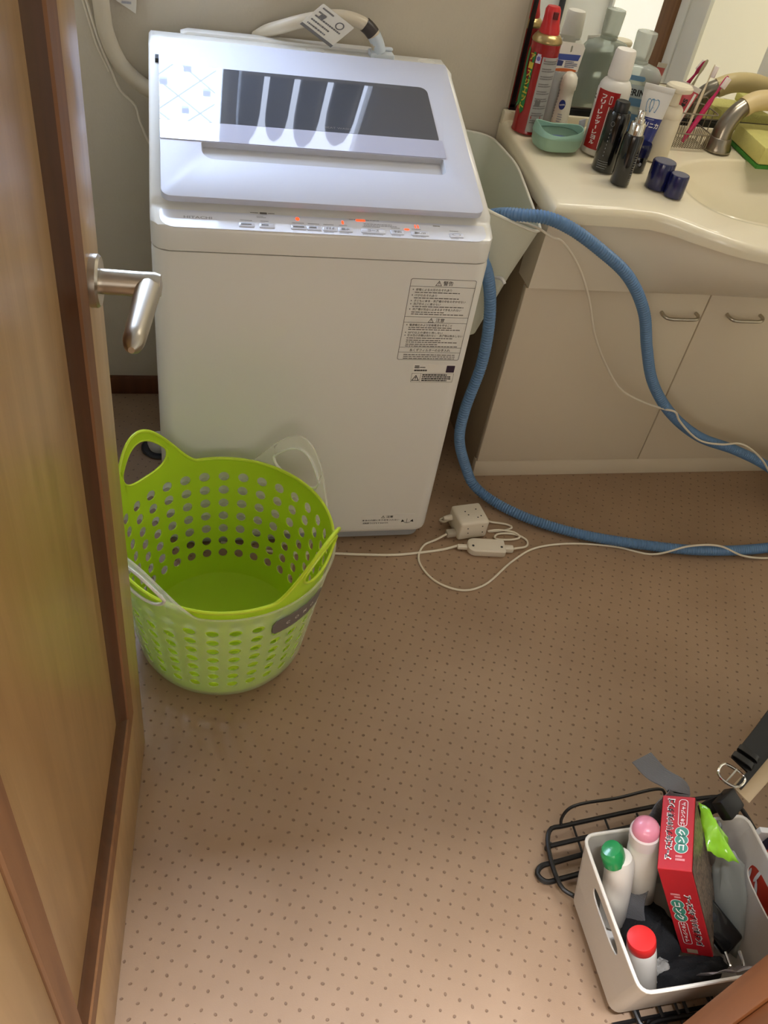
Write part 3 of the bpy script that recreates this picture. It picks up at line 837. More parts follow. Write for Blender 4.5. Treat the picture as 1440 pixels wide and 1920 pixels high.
for (ua, va_, ub, vb, uc, vc, ud, vd) in ((-.024, .045, -.013, .058, -.013, .168, -.024, .168), (-.013, .058, 0, .040, 0, .090, -.013, .13), (0, .040, .006, .048, .006, .165, 0, .165), (-.024, .045, -.030, .035, -.030, .15, -.024, .168)):
    gr.add([pl(ua, va_, .0004), pl(ub, vb, .0004), pl(uc, vc, .0004), pl(ud, vd, .0004)], [(0, 1, 2, 3)])
gr.build('green_print', m_green, b, smooth=False)
yl = MB()
for i, ch in enumerate('アースジェット'): text(yl, ch, pl, -.001, .155 - i * .0165, h=.0135, w=.012, bold=.03, rot=0, lift=.0007)
yl.build('lettering', mat('yellow_print', (206, 178, 60), 0.4), b, smooth=False)
gp = MB(); patch(gp, pl, .022, .066, .008, .160, 14, .0004); gp.build('info_panel', mat('grey_info_print', (168, 166, 162), 0.5), b, smooth=False)
ip = MB()
for r in range(9): bars(ip, pl, .026, .155 - r * .015, .034, .009, 2, .0008, .5, r)
flat(ip, rrect(.028, .040, .062, .076, .001), pl, .0009); ip.build('info_print', m_print, b, smooth=False)
rp = MB(); flat(rp, rrect(.026, .060, .152, .158, .001), pl, .0009); flat(rp, rrect(.026, .05, .036, .042, .001), pl, .0009); rp.build('red_print', m_red, b, smooth=False)
bg_ = MB(); patch(bg_, pl, .008, .019, .146, .160, 4, .0006); patch(bg_, pl, .0095, .0175, .160, .164, 4, .0006)
bg_.build('badge', mat('lilac_badge', (206, 196, 214), 0.5), b, smooth=False)
bg2 = MB(); flat(bg2, ellipse(.0135, .155, .004, .0045), pl, .001); bg2.build('badge_dot', mat('badge_purple', (110, 96, 160), 0.5), b, smooth=False)

# blister pack leaning behind the roll-on
m_clear = clear('clear_plastic', (226, 228, 226), .08, .72)
bp = thing('blister_pack', 'clear plastic hang pack with a slotted white header between can and roll-on', 'package', CX(.845, 1.893), (math.radians(-3), 0, .06))
hp = lambda u, v, w: (u, -w, v)
MB()
plate([(-.030, 0), (.012, 0), (.030, .120), (-.037, .120)], [], .008, hp).build('clear_tray', m_clear, bp, bevel=.002)
hd = plate([(-.038, .120), (.031, .120), (.036, .168), (.030, .176), (-.036, .178), (-.040, .17)], [rrect(.002, .006, .158, .171, .0018)], .0008, hp).build('header', mat('header_white', (224, 220, 210), 0.5), bp, smooth=False)
hb = MB(); flat(hb, [(-.030, .142), (.026, .142), (.030, .154), (-.030, .154)], hp, .0012); hb.build('blue_print', mat('blue_print', (60, 78, 150), 0.5), hd, smooth=False)
hb = MB(); flat(hb, ellipse(0, .122, .028, .004), hp, .0013); hb.build('orange_swoosh', mat('orange_print', (190, 96, 40), 0.5), hd, smooth=False)
hb = MB(); bars(hb, hp, -.004, .141, .030, .014, 4, .0012, .5, 4); flat(hb, [(-.026, .130), (-.010, .130), (-.008, .140), (-.024, .142)], hp, .0012); hb.build('small_print', mat('navy_print', (52, 62, 110), 0.5), hd, smooth=False)
MB().box(-.024, -.010, -.0075, -.001, .012, .10).build('card_strip', mat('grey_card', (176, 176, 178), 0.6), bp, bevel=.001)
cs = MB(); bars(cs, lambda u, v, w: (u, -.0092 - w, v), -.010, .11, .014, .085, 14, .0003, .5, 9); cs.build('card_print', m_print, bp, smooth=False)
MB().box(-.006, .008, -.0092, -.0005, .006, .014).build('navy_foot', MATS['navy_print'], bp)

# roll-on
b = bottle('roll_on_deodorant', 'white rounded roll-on deodorant with a dark blue oval badge', .858, 1.892)
pr = [(.0185, 0), (.021, .002), (.0215, .02), (.0195, .05), (.0175, .072), (.0175, .085), (.0195, .088), (.0195, .100), (.0175, .112), (.012, .119), (.004, .122)]
MB().lathe(pr, 32).build('bottle_body', mat('ivory_plastic', (226, 220, 202), 0.3), b)
ob = MB(); q = cyl(.0205, 0, FACE); ob.add([q(u, v, .0016) for u, v in ellipse(0, .058, .0068, .0105)], [tuple(range(24))]); ob.build('badge', mat('badge_blue', (24, 40, 120), 0.4), b, smooth=False)
ob = MB(); text(ob, 'NIVEA', q, 0, .058, w=.011, h=.003, bold=.03, lift=.0022, rot=.3); ob.build('lettering', m_whprint, b, smooth=False)
ob = MB(); bars(ob, cyl(.0213, 0, FACE), -.004, .04, .01, .03, 6, .0014, .45, 6); ob.build('small_print', m_printl, b, smooth=False)

# soap dish
sd = thing('soap_dish', 'teal plastic soap dish with a wavy lid rim and blue soap inside', 'soap dish', CX(.818, 1.788, .045), (0, 0, .10))
loops = []; N_ = 48


def sq(rx, ry, z, wav=0):
    out = []
    for i in range(N_):
        a = 2 * PI * i / N_; c_, s_ = math.cos(a), math.sin(a); k = (abs(c_) ** 3.2 + abs(s_) ** 3.2) ** (-1 / 3.2)
        out.append((rx * c_ * k, ry * s_ * k, z + wav * math.cos(2 * a + .6)))
    return [(x * .85, y * .88, z_) for x, y, z_ in out]


MB().loft([sq(.046, .034, 0), sq(.056, .042, .003), sq(.061, .047, .014), sq(.0625, .048, .030), sq(.060, .0455, .030), sq(.058, .044, .014), sq(.05, .038, .006)]).build('tray', m_teal, sd)
MB().loft([sq(.0625, .0485, .029), sq(.064, .0495, .031), sq(.0625, .048, .038, .002), sq(.060, .0465, .044, .006), sq(.0575, .044, .043, .006), sq(.058, .044, .032)], cap=False).build('rim', mat('teal_rim', (148, 188, 168), 0.4), sd)
MB().loft([sq(.030, .018, .007), sq(.036, .023, .013), sq(.032, .020, .021), sq(.01, .008, .024)]).build('soap', mat('blue_soap', (92, 112, 150), 0.5), sd)

# little tube beside the dish
t = MB().loft([[(x, y, z) for x, y in ellipse(0, 0, a, b_, 16)] for z, a, b_ in ((0, .004, .004), (.008, .0045, .0045), (.012, .008, .007), (.045, .0085, .004), (.058, .009, .0012))])
o = t.build('sample_tube', mat('silver_white_tube', (196, 198, 206), 0.3)); o.location = CX(.886, 1.815, .01); o.rotation_euler = (.05, -.18, .3)
tag(o, 'tiny silvery sample tube standing between soap dish and red bottle', 'tube')

# red mouthwash bottle
b = bottle('mouthwash_bottle', 'white mouthwash bottle with a red label and ribbed white cap', .918, 1.785)
MB().lathe([(.032, 0), (.035, .003), (.035, .130), (.0335, .141), (.028, .150), (.0235, .153), (.022, .160)], 40).build('bottle_body', mat('milky_bottle', (214, 210, 200), 0.35), b)
cp = MB(); loops = []
for z, r in ((.157, .0235), (.163, .024), (.204, .0215), (.210, .0195)):
    loops.append([(r * (1 + (.02 if k % 2 else 0) * (z < .205)) * math.cos(2 * PI * k / 56), r * (1 + (.02 if k % 2 else 0) * (z < .205)) * math.sin(2 * PI * k / 56), z) for k in range(56)])
cp.loft(loops).build('cap', mat('cap_white', (232, 226, 216), 0.35), b)
q = cyl(.035, 0, FACE - .16)
lm = MB(); patch(lm, q, -.031, .021, .014, .134, 16); lm.build('red_label', m_red, b, smooth=False)
lm = MB()
for i, ch in enumerate('フリ・レシッ・レヨル'): text(lm, ch, q, -.011, .122 - i * .0104, h=.0088, w=.0112 if ch != '・' else .003, bold=.035, lift=.0007)
flat(lm, [(.0042, .018), (.0058, .018), (.0058, .105), (.0042, .105)], q, .0007)
frame(lm, rrect(.002, .008, .110, .126, .0008), rrect(.003, .007, .1115, .1245, .0006), q, .0007)
lm.build('lettering', m_whprint, b, smooth=False)
lm = MB(); patch(lm, q, -.050, -.0315, .104, .134, 5); lm.build('side_label', m_whprint, b, smooth=False)
lm = MB(); bars(lm, q, -.047, .120, .012, .012, 2, .0007, .6, 8); lm.build('side_print', m_blkprint, b, smooth=False)

# clear mouthwash bottle by the mirror
lis = bottle('clear_mouthwash_bottle', 'clear pale grey mouthwash bottle with a see-through cap close to the mirror', .985, 1.846, -.3)
m_lis = clear('pale_liquid_plastic', (226, 232, 228), .06, .55, (206, 212, 206))
m_cap = clear('clear_cap', (232, 234, 228), .10, .5, (208, 212, 204))
def oct_(rx, ry, z, n=32, p=3.5):
    out = []
    for i in range(n):
        a = 2 * PI * i / n; c_, s_ = math.cos(a), math.sin(a); k = (abs(c_) ** p + abs(s_) ** p) ** (-1 / p)
        out.append((rx * c_ * k, ry * s_ * k, z))
    return out
MB().loft([oct_(.054, .028, 0), oct_(.058, .031, .004), oct_(.058, .031, .075), oct_(.056, .029, .082), oct_(.056, .029, .132), oct_(.058, .031, .138), oct_(.057, .030, .150), oct_(.048, .027, .160), oct_(.028, .021, .166, p=2.4), oct_(.016, .016, .168, p=2), oct_(.016, .016, .172, p=2)]).build('bottle_body', m_lis, lis)
MB().lathe([(.0165, .166), (.020, .168), (.020, .173), (.0165, .175)], 28).build('neck_ring', m_cap, lis)
MB().lathe([(.0195, .175), (.0205, .18), (.0225, .222), (.0215, .227), (.018, .228)], 32).build('cap', m_cap, lis)
qf = lambda u, v, w: (u, -.0293 - w, v)
qb = lambda u, v, w: (u, -.0312 - w, v)
lm = MB(); flat(lm, rrect(-.052, .052, .086, .130, .004), qf, .0006); lm.build('front_label', mat('pale_label', (170, 180, 180), 0.4), lis, smooth=False)
lm = MB(); text(lm, 'LISTERINE', qf, .000, .115, w=.078, h=.014, bold=.03, lift=.001); lm.build('lettering', m_blkprint, lis, smooth=False)
lm = MB(); flat(lm, rrect(-.034, .020, .1385, .1485, .0045), lambda u, v, w: (u, -.0312 - w, v), .0006); flat(lm, rrect(-.05, .05, .088, .104, .002), qf, .0009); flat(lm, rrect(-.05, .05, .012, .072, .003), qb, .0006); lm.build('blue_print', mat('slate_blue_print', (92, 130, 160), 0.4), lis, smooth=False)

# black bottles
b = bottle('black_bottle', 'tall glossy black bottle with grey vertical lettering and a black flip cap', .902, 1.700, .1)
MB().lathe([(.022, 0), (.0245, .003), (.0245, .112), (.0225, .120), (.0215, .122)], 36).build('bottle_body', m_gloss, b)
MB().lathe([(.0155, .121), (.0155, .138), (.0135, .141), (.010, .140)], 28).build('cap', m_black, b)
q = cyl(.0245, 0, FACE - .25); lm = MB()
for i in range(8): flat(lm, ellipse(-.004, .088 - i * .0075, .0009, .0018, 8), q, .0005)
frame(lm, ellipse(-.004, .100, .0042, .005), ellipse(-.004, .100, .0034, .0042), q, .0005); bars(lm, q, -.012, .026, .022, .018, 4, .0005, .35, 2)
lm.build('lettering', mat('faint_grey_print', (120, 120, 118), 0.5), b, smooth=False)
b = bottle('black_pump_bottle', 'slim black pump bottle with a bare silver collar in front of the others', .918, 1.640)
MB().lathe([(.0185, 0), (.0205, .003), (.0205, .096), (.0185, .102), (.0155, .103)], 36).build('bottle_body', m_gloss, b)
MB().lathe([(.0158, .101), (.0158, .1225), (.0145, .1245), (.0105, .1255), (.0105, .132), (.0085, .133)], 32).build('collar', m_chrome, b)
MB().lathe([(.0075, .131), (.0075, .145), (.006, .147), (.002, .1475)], 24).build('nozzle', m_chrome, b)
lm = MB(); bars(lm, cyl(.0205, 0, FACE + .9), -.002, .07, .006, .06, 12, .0005, .5, 3); lm.build('lettering', MATS['faint_grey_print'], b, smooth=False)

# small dark blue bottle behind
b = bottle('small_blue_bottle', 'small dark blue jar half hidden behind the black pump bottle', .985, 1.712)
MB().lathe([(.018, 0), (.0195, .003), (.0195, .03), (.0185, .032)], 32).build('jar', m_gloss, b)
MB().lathe([(.0195, .032), (.0198, .034), (.0198, .055), (.0185, .058)], 32).build('cap', clear('blue_smoke_cap', (60, 64, 110), .1, .4, (30, 34, 80)), b)
lm = MB(); flat(lm, ellipse(.006, .018, .003, .004), cyl(.0195, 0, FACE), .0005); lm.build('badge', m_printl, b, smooth=False)
# two loose caps
for nm, lab, x, y, r, h in (('bottle_cap', 'larger navy blue bottle cap standing on the counter edge', 1.004, 1.635, .0250, .056), ('bottle_cap', 'smaller navy blue bottle cap at the basin rim', 1.028, 1.600, .0205, .046)):
    b = bottle(nm, lab, x, y, 0, 'cap', 'loose navy bottle caps')
    MB().lathe([(r * .96, 0), (r, .002), (r, h - .003), (r * .95, h - .0005), (r * .86, h)], 36).build('shell', m_navy, b)
    MB().lathe([(r * .86, 0), (r * .80, -.0015), (r * .1, -.0018)], 32, Matrix.Translation((0, 0, h + .0001)), cap=True).build('top', m_navytop, b)

rt_ = thing('ring_tab', 'small dull grey ring tab behind the smaller navy cap', 'ring', (1.078, 1.682, cz(1.682) + .003), (math.radians(24), 0, .3))
MB().loft([[(x, y, z) for x, y in rrect(-.016 + i, .016 - i, -.011 + i, .011 - i, .010)] for z, i in ((0, 0), (.004, 0), (.005, .002), (.005, .0065), (.002, .0065))]).build('ring', m_steel, rt_)
MB().loft([[(x, y, z) for x, y in rrect(-.010, .010, -.005, .005, .0045)] for z in (.002, .0026)]).build('ring_hole', m_black, rt_)

# toothpaste tube standing on its cap
b = bottle('toothpaste_tube', 'white and navy toothpaste tube with a tooth emblem standing on its cap', 1.000, 1.748, math.radians(-28))
MB().lathe([(.0165, 0), (.0175, .002), (.0165, .022), (.015, .024)], 32).build('cap', m_navy, b)


def tubef(loopsz, ry0=.0195):
    return [ellipse_pts for ellipse_pts in loopsz]


def tl(z0, z1, w0, w1, d0, d1, n=6):
    out = []
    for i in range(n + 1):
        t_ = i / n; out.append([(x, y, z0 + (z1 - z0) * t_) for x, y in ellipse(0, 0, w0 + (w1 - w0) * t_, d0 + (d1 - d0) * t_, 32)])
    return out


d_at = lambda z: .0190 + (.0008 - .0190) * (z - .024) / .126
w_at = lambda z: .0190 + (.0315 - .0190) * (z - .024) / .126
MB().loft(tl(.024, .098, w_at(.024), w_at(.098), d_at(.024), d_at(.098))).build('tube', mat('navy_tube', (22, 38, 120), 0.25, coat=.3), b)
MB().loft(tl(.098, .150, w_at(.098), w_at(.150), d_at(.098), d_at(.150)), cap=False).build('white_end', mat('tube_white', (226, 224, 218), 0.3), b)
MB().box(-.0318, .0318, -.0012, .0012, .148, .160).build('crimp', MATS['tube_white'], b, bevel=.0005)


def tubep(u, v, w):
    W_, D_ = w_at(v), d_at(v); s_ = max(-.98, min(.98, u / W_))
    return (u, -D_ * math.sqrt(1 - s_ * s_) - w, v)


lm = MB(); text(lm, 'クリニカ', tubep, .002, .084, h=.0115, w=.040, bold=.02, lift=.0008); lm.build('lettering', m_whprint, b, smooth=False)
lm = MB(); bars(lm, tubep, -.024, .0965, .048, .003, 1, .0007, .5, 3); bars(lm, tubep, -.004, .055, .012, .012, 3, .0008, .4, 4); lm.build('small_print', m_printl, b, smooth=False)
th = [(-.008, .133), (-.010, .126), (-.009, .118), (-.006, .108), (-.0035, .109), (-.002, .116), (0, .118), (.002, .116), (.0035, .109), (.006, .108), (.009, .118), (.010, .126), (.008, .133), (.004, .1345), (0, .132), (-.004, .1345)]
lm = MB(); frame(lm, th, [(u * .84, .122 + (v - .122) * .86) for u, v in th], tubep, .0007)
frame(lm, [(u * .8 - .009, v - .001) for u, v in th], [(u * .66 - .009, .121 + (v - .122) * .86) for u, v in th], tubep, .0006)
lm.build('tooth_emblem', mat('tooth_blue', (92, 140, 176), 0.5), b, smooth=False)

# foam pump bottle
b = bottle('pump_bottle', 'ivory foam pump bottle behind the toothpaste tube', 1.056, 1.772, -.5)
iv = mat('ivory_bottle', (228, 218, 194), 0.35)
MB().loft([[(x, y, z) for x, y in ellipse(0, 0, a, a * .82, 32)] for z, a in ((0, .026), (.003, .0285), (.085, .0285), (.092, .027))]).build('bottle_body', iv, b)
MB().loft([[(x, y, z) for x, y in ellipse(0, 0, a, a * .85, 32)] for z, a in ((.092, .0275), (.094, .0282), (.112, .026), (.117, .022), (.118, .014))]).build('collar', iv, b)
MB().lathe([(.0125, .116), (.0125, .142), (.016, .146)], 28).build('neck', iv, b)
MB().loft([[(x, y, z) for x, y in ellipse(.003, 0, a, a * .82, 32)] for z, a in ((.143, .017), (.146, .027), (.149, .029), (.155, .029), (.159, .025), (.160, .012))]).build('pump_head', iv, b)

# wire toothbrush basket
wb_ = thing('wire_basket', 'small grey wire basket holding toothbrushes and a toothpaste tube', 'basket', CX(1.162, 1.868, .045), (0, 0, .02))
BW_, BD = .056, .040
bk = MB()
for z in (.034, .078): bk.tube([(x, y, z) for x, y in rrect(-BW_, BW_, -BD, BD, .012, 3)], .0014, 6, .006, closed=True)
bk.build('rim_wire', mat('grey_wire', (136, 128, 112), 0.35, .8), wb_)
bk2 = MB()
per = resample([Vector((x, y, 0)) for x, y in rrect(-BW_, BW_, -BD, BD, .012, 3)], .0068, True)
for p in per: bk2.tube([(p.x, p.y, .034), (p.x, p.y, .004), (p.x * .93, p.y * .9, .001)], .0008, 4, sm=False)
for i in range(-8, 9): bk2.tube([(i * .007, -BD * .9, .001), (i * .007, BD * .9, .001)], .0008, 4, sm=False)
for p in ((-BW_, -BD * .3), (-BW_, BD * .3), (BW_, -BD * .3), (BW_, BD * .3), (-.03, BD), (0, BD), (.03, BD)): bk2.tube([(p[0], p[1], .034), (p[0], p[1], .078)], .0011, 5, sm=False)
bk2.build('side_wires', MATS['grey_wire'], wb_)
hk = MB()
for x in (.02, .048): hk.tube([(x, BD, .078), (x, BD + .004, .088), (x + .016, BD + .006, .090), (x + .02, BD + .002, .080), (x + .01, BD - .006, .070)], .0013, 6, .004)
hk.build('hanger_hook', MATS['grey_wire'], wb_)

# toothbrushes
def brush(label, p0, p1, m, roll, hl=.028, scale=1.0):
    t_ = thing('toothbrush', label, 'toothbrush', p0, (0, 0, 0), 'toothbrushes in the wire basket')
    T = along((0, 0, 0), Vector(p1) - Vector(p0), roll); Ln = (Vector(p1) - Vector(p0)).length
    lp = []
    for t1, a, c_ in ((0, .004, .003), (.03, .0055, .004), (.25, .0062, .005), (.5, .0068, .0055), (.62, .0062, .005), (.70, .0036, .0036), (.78, .0030, .0028), (.82, .0050, .0022), (.86, .0062, .0024), (.96, .0058, .0022), (1, .003, .0016)):
        lp.append([(x, y, t1 * Ln) for x, y in ellipse(0, 0, a * scale, c_ * scale, 12)])
    MB().loft(lp, T=T).build('brush_handle', m, t_)
    MB().box(-.0048 * scale, .0048 * scale, .0018, .0115, Ln * .835, Ln * .985, T).build('bristles', mat('bristle_white', (232, 220, 214), 0.7), t_, bevel=.001)
    return t_


m_pink = mat('magenta_plastic', (188, 26, 88), 0.3, coat=.3)
brush('magenta toothbrush leaning right in the front of the wire basket', CX(1.168, 1.862)[:2] + (cz(1.862) + .008,), (1.232, 1.878, .932), m_pink, math.radians(85))
brush('thin white toothbrush in the wire basket behind the magenta one', (1.185, 1.89, cz(1.89) + .008), (1.212, 1.915, .944), mat('cream_plastic', (222, 210, 176), 0.35), math.radians(80), scale=.62)

# red and white tube in the basket
b = thing('red_toothpaste_tube', 'crimson and white toothpaste tube standing in the wire basket', 'toothpaste', (1.118, 1.868, cz(1.868) + .004), (0, math.radians(10), math.radians(-35)))
MB().lathe([(.010, 0), (.011, .002), (.011, .02), (.009, .022)], 20).build('cap', mat('tube_white2', (220, 212, 204), 0.35), b)
d2 = lambda z: .015 + (.0008 - .015) * (z - .022) / .10
w2_ = lambda z: .015 + (.023 - .015) * (z - .022) / .10
MB().loft([[(x, y, z) for x, y in ellipse(0, 0, w2_(z), d2(z), 24)] for z in (.022, .05, .08, .108, .122)]).build('tube', mat('rose_red', (186, 60, 70), 0.3, coat=.3), b)
MB().box(-.0235, .0235, -.001, .001, .121, .131).build('crimp', MATS['tube_white2'], b)
tq = lambda u, v, w: (u, -d2(v) * math.sqrt(max(.05, 1 - (u / w2_(v)) ** 2)) - w, v)
lm = MB(); text(lm, 'GUMS', tq, .004, .075, h=.010, w=.055, rot=PI / 2, bold=.03, lift=.001); lm.build('lettering', m_blkprint, b, smooth=False)
lm = MB(); flat(lm, [(.012, .03), (.0165, .03), (.0195, .118), (.014, .118)], tq, .0008); lm.build('white_stripe', m_whprint, b, smooth=False)

# ------------------------------------------------------------------ tub wedged between machine and cabinet
def rr3(corners, r, n=5):
    """rounded loop through four 3-D corners"""
    out = []; k = len(corners)
    for i in range(k):
        p = Vector(corners[i]); a = Vector(corners[i - 1]); b_ = Vector(corners[(i + 1) % k])
        e1 = p + (a - p).normalized() * r; e2 = p + (b_ - p).normalized() * r
        for j in range(n + 1):
            t_ = j / n; out.append(tuple(e1 * (1 - t_) ** 2 + p * 2 * t_ * (1 - t_) + e2 * t_ ** 2))
    return out


top = [(.570, 1.500, .755), (.706, 1.482, .713), (.731, 1.76, .743), (.716, 1.925, .745), (.570, 1.925, .758)]
mid = [(.568, 1.52, .60), (.685, 1.520, .600), (.700, 1.76, .60), (.680, 1.90, .60), (.568, 1.90, .60)]
bot = [(.566, 1.56, .435), (.655, 1.560, .435), (.662, 1.75, .435), (.65, 1.86, .435), (.566, 1.86, .435)]


def inset(c, d): 
    ce = sum((Vector(p) for p in c), Vector()) / len(c)
    return [tuple(Vector(p) + (Vector((ce.x, ce.y, p[2])) - Vector(p)).normalized() * d) for p in c]


tubo = thing('plastic_tub', 'deep pale plastic tub wedged between washing machine and vanity cabinet', 'tub', (.64, 1.7, .435))
off = Vector((.64, 1.7, .435))
sh = lambda lp: [tuple(Vector(p) - off) for p in lp]
MB().loft([sh(rr3(bot, .03)), sh(rr3(mid, .035)), sh(rr3(top, .04)), sh(rr3(inset(top, .003), .04)), sh(rr3(inset(mid, .003), .035)), sh([(x, y, z + .003) for x, y, z in rr3(inset(bot, .003), .03)])]).build('shell', m_tub, tubo, angle=50)
MB().tube(sh(rr3(top, .04)), .0032, 8, .008, closed=True).build('rim', mat('tub_rim', (222, 220, 204), 0.35), tubo)
MB().tube(sh([(.644, 1.521, .60), (.654, 1.506, .604), (.660, 1.502, .596)]), .004, 8, .003).build('hook', m_whitem, tubo)

# ------------------------------------------------------------------ blue bath hose
hp_ = [(.60, 1.72, .56), (.603, 1.60, .68), (.622, 1.52, .735), (.655, 1.488, .750), (.70, 1.478, .752), (.755, 1.475, .735), (.835, 1.470, .693), (.915, 1.47, .639), (.985, 1.475, .556), (1.034, 1.483, .459), (1.088, 1.487, .364), (1.167, 1.483, .278), (1.282, 1.482, .201), (1.41, 1.478, .157), (1.53, 1.465, .105), (1.63, 1.43, .04), (1.675, 1.36, .016), (1.60, 1.285, .0155), (1.449, 1.259, .0155), (1.264, 1.259, .0155), (1.10, 1.289, .0155), (.944, 1.336, .0155), (.824, 1.402, .0155), (.755, 1.465, .018), (.712, 1.492, .045), (.684, 1.5, .095), (.648, 1.5, .185), (.643, 1.5, .269), (.655, 1.5, .40), (.645, 1.495, .51), (.627, 1.492, .586), (.605, 1.482, .635), (.585, 1.470, .665), (.578, 1.455, .69)]
tag(MB().tube(hp_, .0122, 14, ripple=.0011, pitch=.0066).build('bath_hose', m_hose), 'ribbed blue bath water hose arching from the tub across the cabinet doors and floor', 'hose')

# white cord that follows the hose
cp_ = [(.64, 1.57, .69), (.672, 1.515, .722), (.692, 1.477, .729), (.722, 1.478, .713), (.754, 1.492, .699), (.812, 1.502, .642), (.861, 1.505, .569), (.908, 1.51, .477), (.967, 1.515, .393), (1.03, 1.51, .325), (1.084, 1.497, .302), (1.14, 1.475, .294), (1.168, 1.466, .292), (1.188, 1.464, .268), (1.273, 1.462, .205), (1.34, 1.459, .194), (1.392, 1.457, .197), (1.47, 1.45, .153), (1.537, 1.44, .087), (1.62, 1.38, .02), (1.57, 1.255, .004), (1.46, 1.235, .003), (1.37, 1.238, .012), (1.30, 1.256, .033), (1.22, 1.260, .033), (1.13, 1.264, .004), (1.04, 1.296, .003), (.913, 1.312, .003), (.824, 1.300, .003), (.757, 1.262, .003), (.662, 1.19, .003), (.608, 1.18, .003), (.552, 1.213, .003), (.529, 1.278, .003), (.552, 1.325, .003), (.585, 1.34, .005), (.612, 1.348, .015)]
tag(MB().tube(cp_, .0026, 8, .008).build('pump_cable', m_cord), 'long thin white cord running along the blue hose to the adapter', 'cord')

# adapter and relay box on the floor
ad = thing('power_adapter', 'white cube power adapter lying on the floor beside the washing machine', 'adapter', (.672, 1.375, 0), (0, 0, .13))
m_adp = mat('aged_white_plastic', (218, 208, 190), 0.45)
MB().box(-.038, .038, -.034, .036, .001, .056).build('case', m_adp, ad, bevel=.007, seg=3)
hm = MB()
for x, y in ((-.012, .008), (-.008, -.004), (.018, .012), (.022, -.012), (.012, -.016)): hm.lathe([(.0018, 0), (.0018, .0006)], 8, Matrix.Translation((x, y, .056)))
for x, z in ((-.018, .04), (-.015, .025), (.02, .042), (.024, .022)): hm.lathe([(.0016, 0), (.0016, .0008)], 8, Matrix.Translation((x, -.034, z)) @ Matrix.Rotation(PI / 2, 4, 'X'))
hm.build('vent_hole', m_dark, ad)
MB().lathe([(.008, 0), (.007, .012), (.0045, .022)], 14, Matrix.Translation((-.037, .02, .03)) @ Matrix.Rotation(-PI / 2, 4, 'Y')).build('strain_relief', m_adp, ad)
MB().box(-.062, -.036, -.024, -.006, .004, .020).build('plug', mat('grey_white_plug', (176, 166, 150), 0.5), ad, bevel=.004)
rb = thing('relay_box', 'small flat white inline box with two screws in front of the adapter', 'adapter', (.700, 1.303, 0), (0, 0, -.12))
MB().loft([[(x, y, z) for x, y in rrect(-.046 + i, .046 - i, -.022 + i, .022 - i, (.006, .006, .018, .018))] for z, i in ((.001, .002), (.004, 0), (.018, 0), (.021, .003))]).build('case', m_adp, rb)
for x in (-.034, .036): MB().lathe([(.003, 0), (.003, .0008)], 12, Matrix.Translation((x, -.006, .021))).build('screw', m_dark, rb)
MB().box(.045, .068, -.008, .008, .003, .017).build('plug', m_adp, rb, bevel=.003)
MB().box(-.070, -.044, -.006, .006, .004, .014).build('strain_relief', m_adp, rb, bevel=.003)
c1 = MB().tube([(.632, 1.315, .008), (.60, 1.31, .003), (.54, 1.302, .003), (.476, 1.298, .003), (.40, 1.303, .003), (.326, 1.311, .003), (.2, 1.322, .003), (.08, 1.36, .003)], .003, 8, .008)
tag(c1.build('mains_cable', m_cord), 'white cord running along the foot of the washing machine to the inline box', 'cord')
c1 = MB().tube([(.714, 1.39, .02), (.740, 1.394, .006), (.781, 1.386, .003), (.792, 1.376, .003), (.770, 1.366, .003), (.722, 1.364, .003), (.750, 1.364, .007), (.790, 1.352, .008), (.80, 1.338, .006), (.775, 1.332, .004), (.735, 1.340, .003), (.745, 1.352, .004), (.79, 1.350, .004), (.815, 1.330, .003), (.808, 1.308, .005), (.77, 1.296, .010)], .0026, 8, .006)
c1.tube([(.636, 1.39, .03), (.618, 1.394, .012), (.612, 1.408, .004), (.640, 1.424, .003), (.69, 1.442, .003), (.722, 1.444, .003)], .0026, 8, .006)
tag(c1.build('coiled_cable', m_cord), 'white cord coiled beside the power adapter on the floor', 'cord')
# something dark and white behind the machine at the left
cs = thing('caster_plate', 'dark dish with a white knob on the floor left of the washing machine', 'floor plate', (-.055, 1.70, 0))
MB().lathe([(.040, 0), (.046, .004), (.042, .008), (.03, .005)], 28).build('dish', m_dark, cs)
MB().lathe([(.026, .004), (.03, .02), (.026, .035), (.01, .042)], 24).build('knob', m_whitem, cs)

# ------------------------------------------------------------------ laundry basket: lime liner in a frosted tub
BC = (.07, 1.098)
STEP = 2 * PI / 248
HA = 11 * STEP - 1e-6


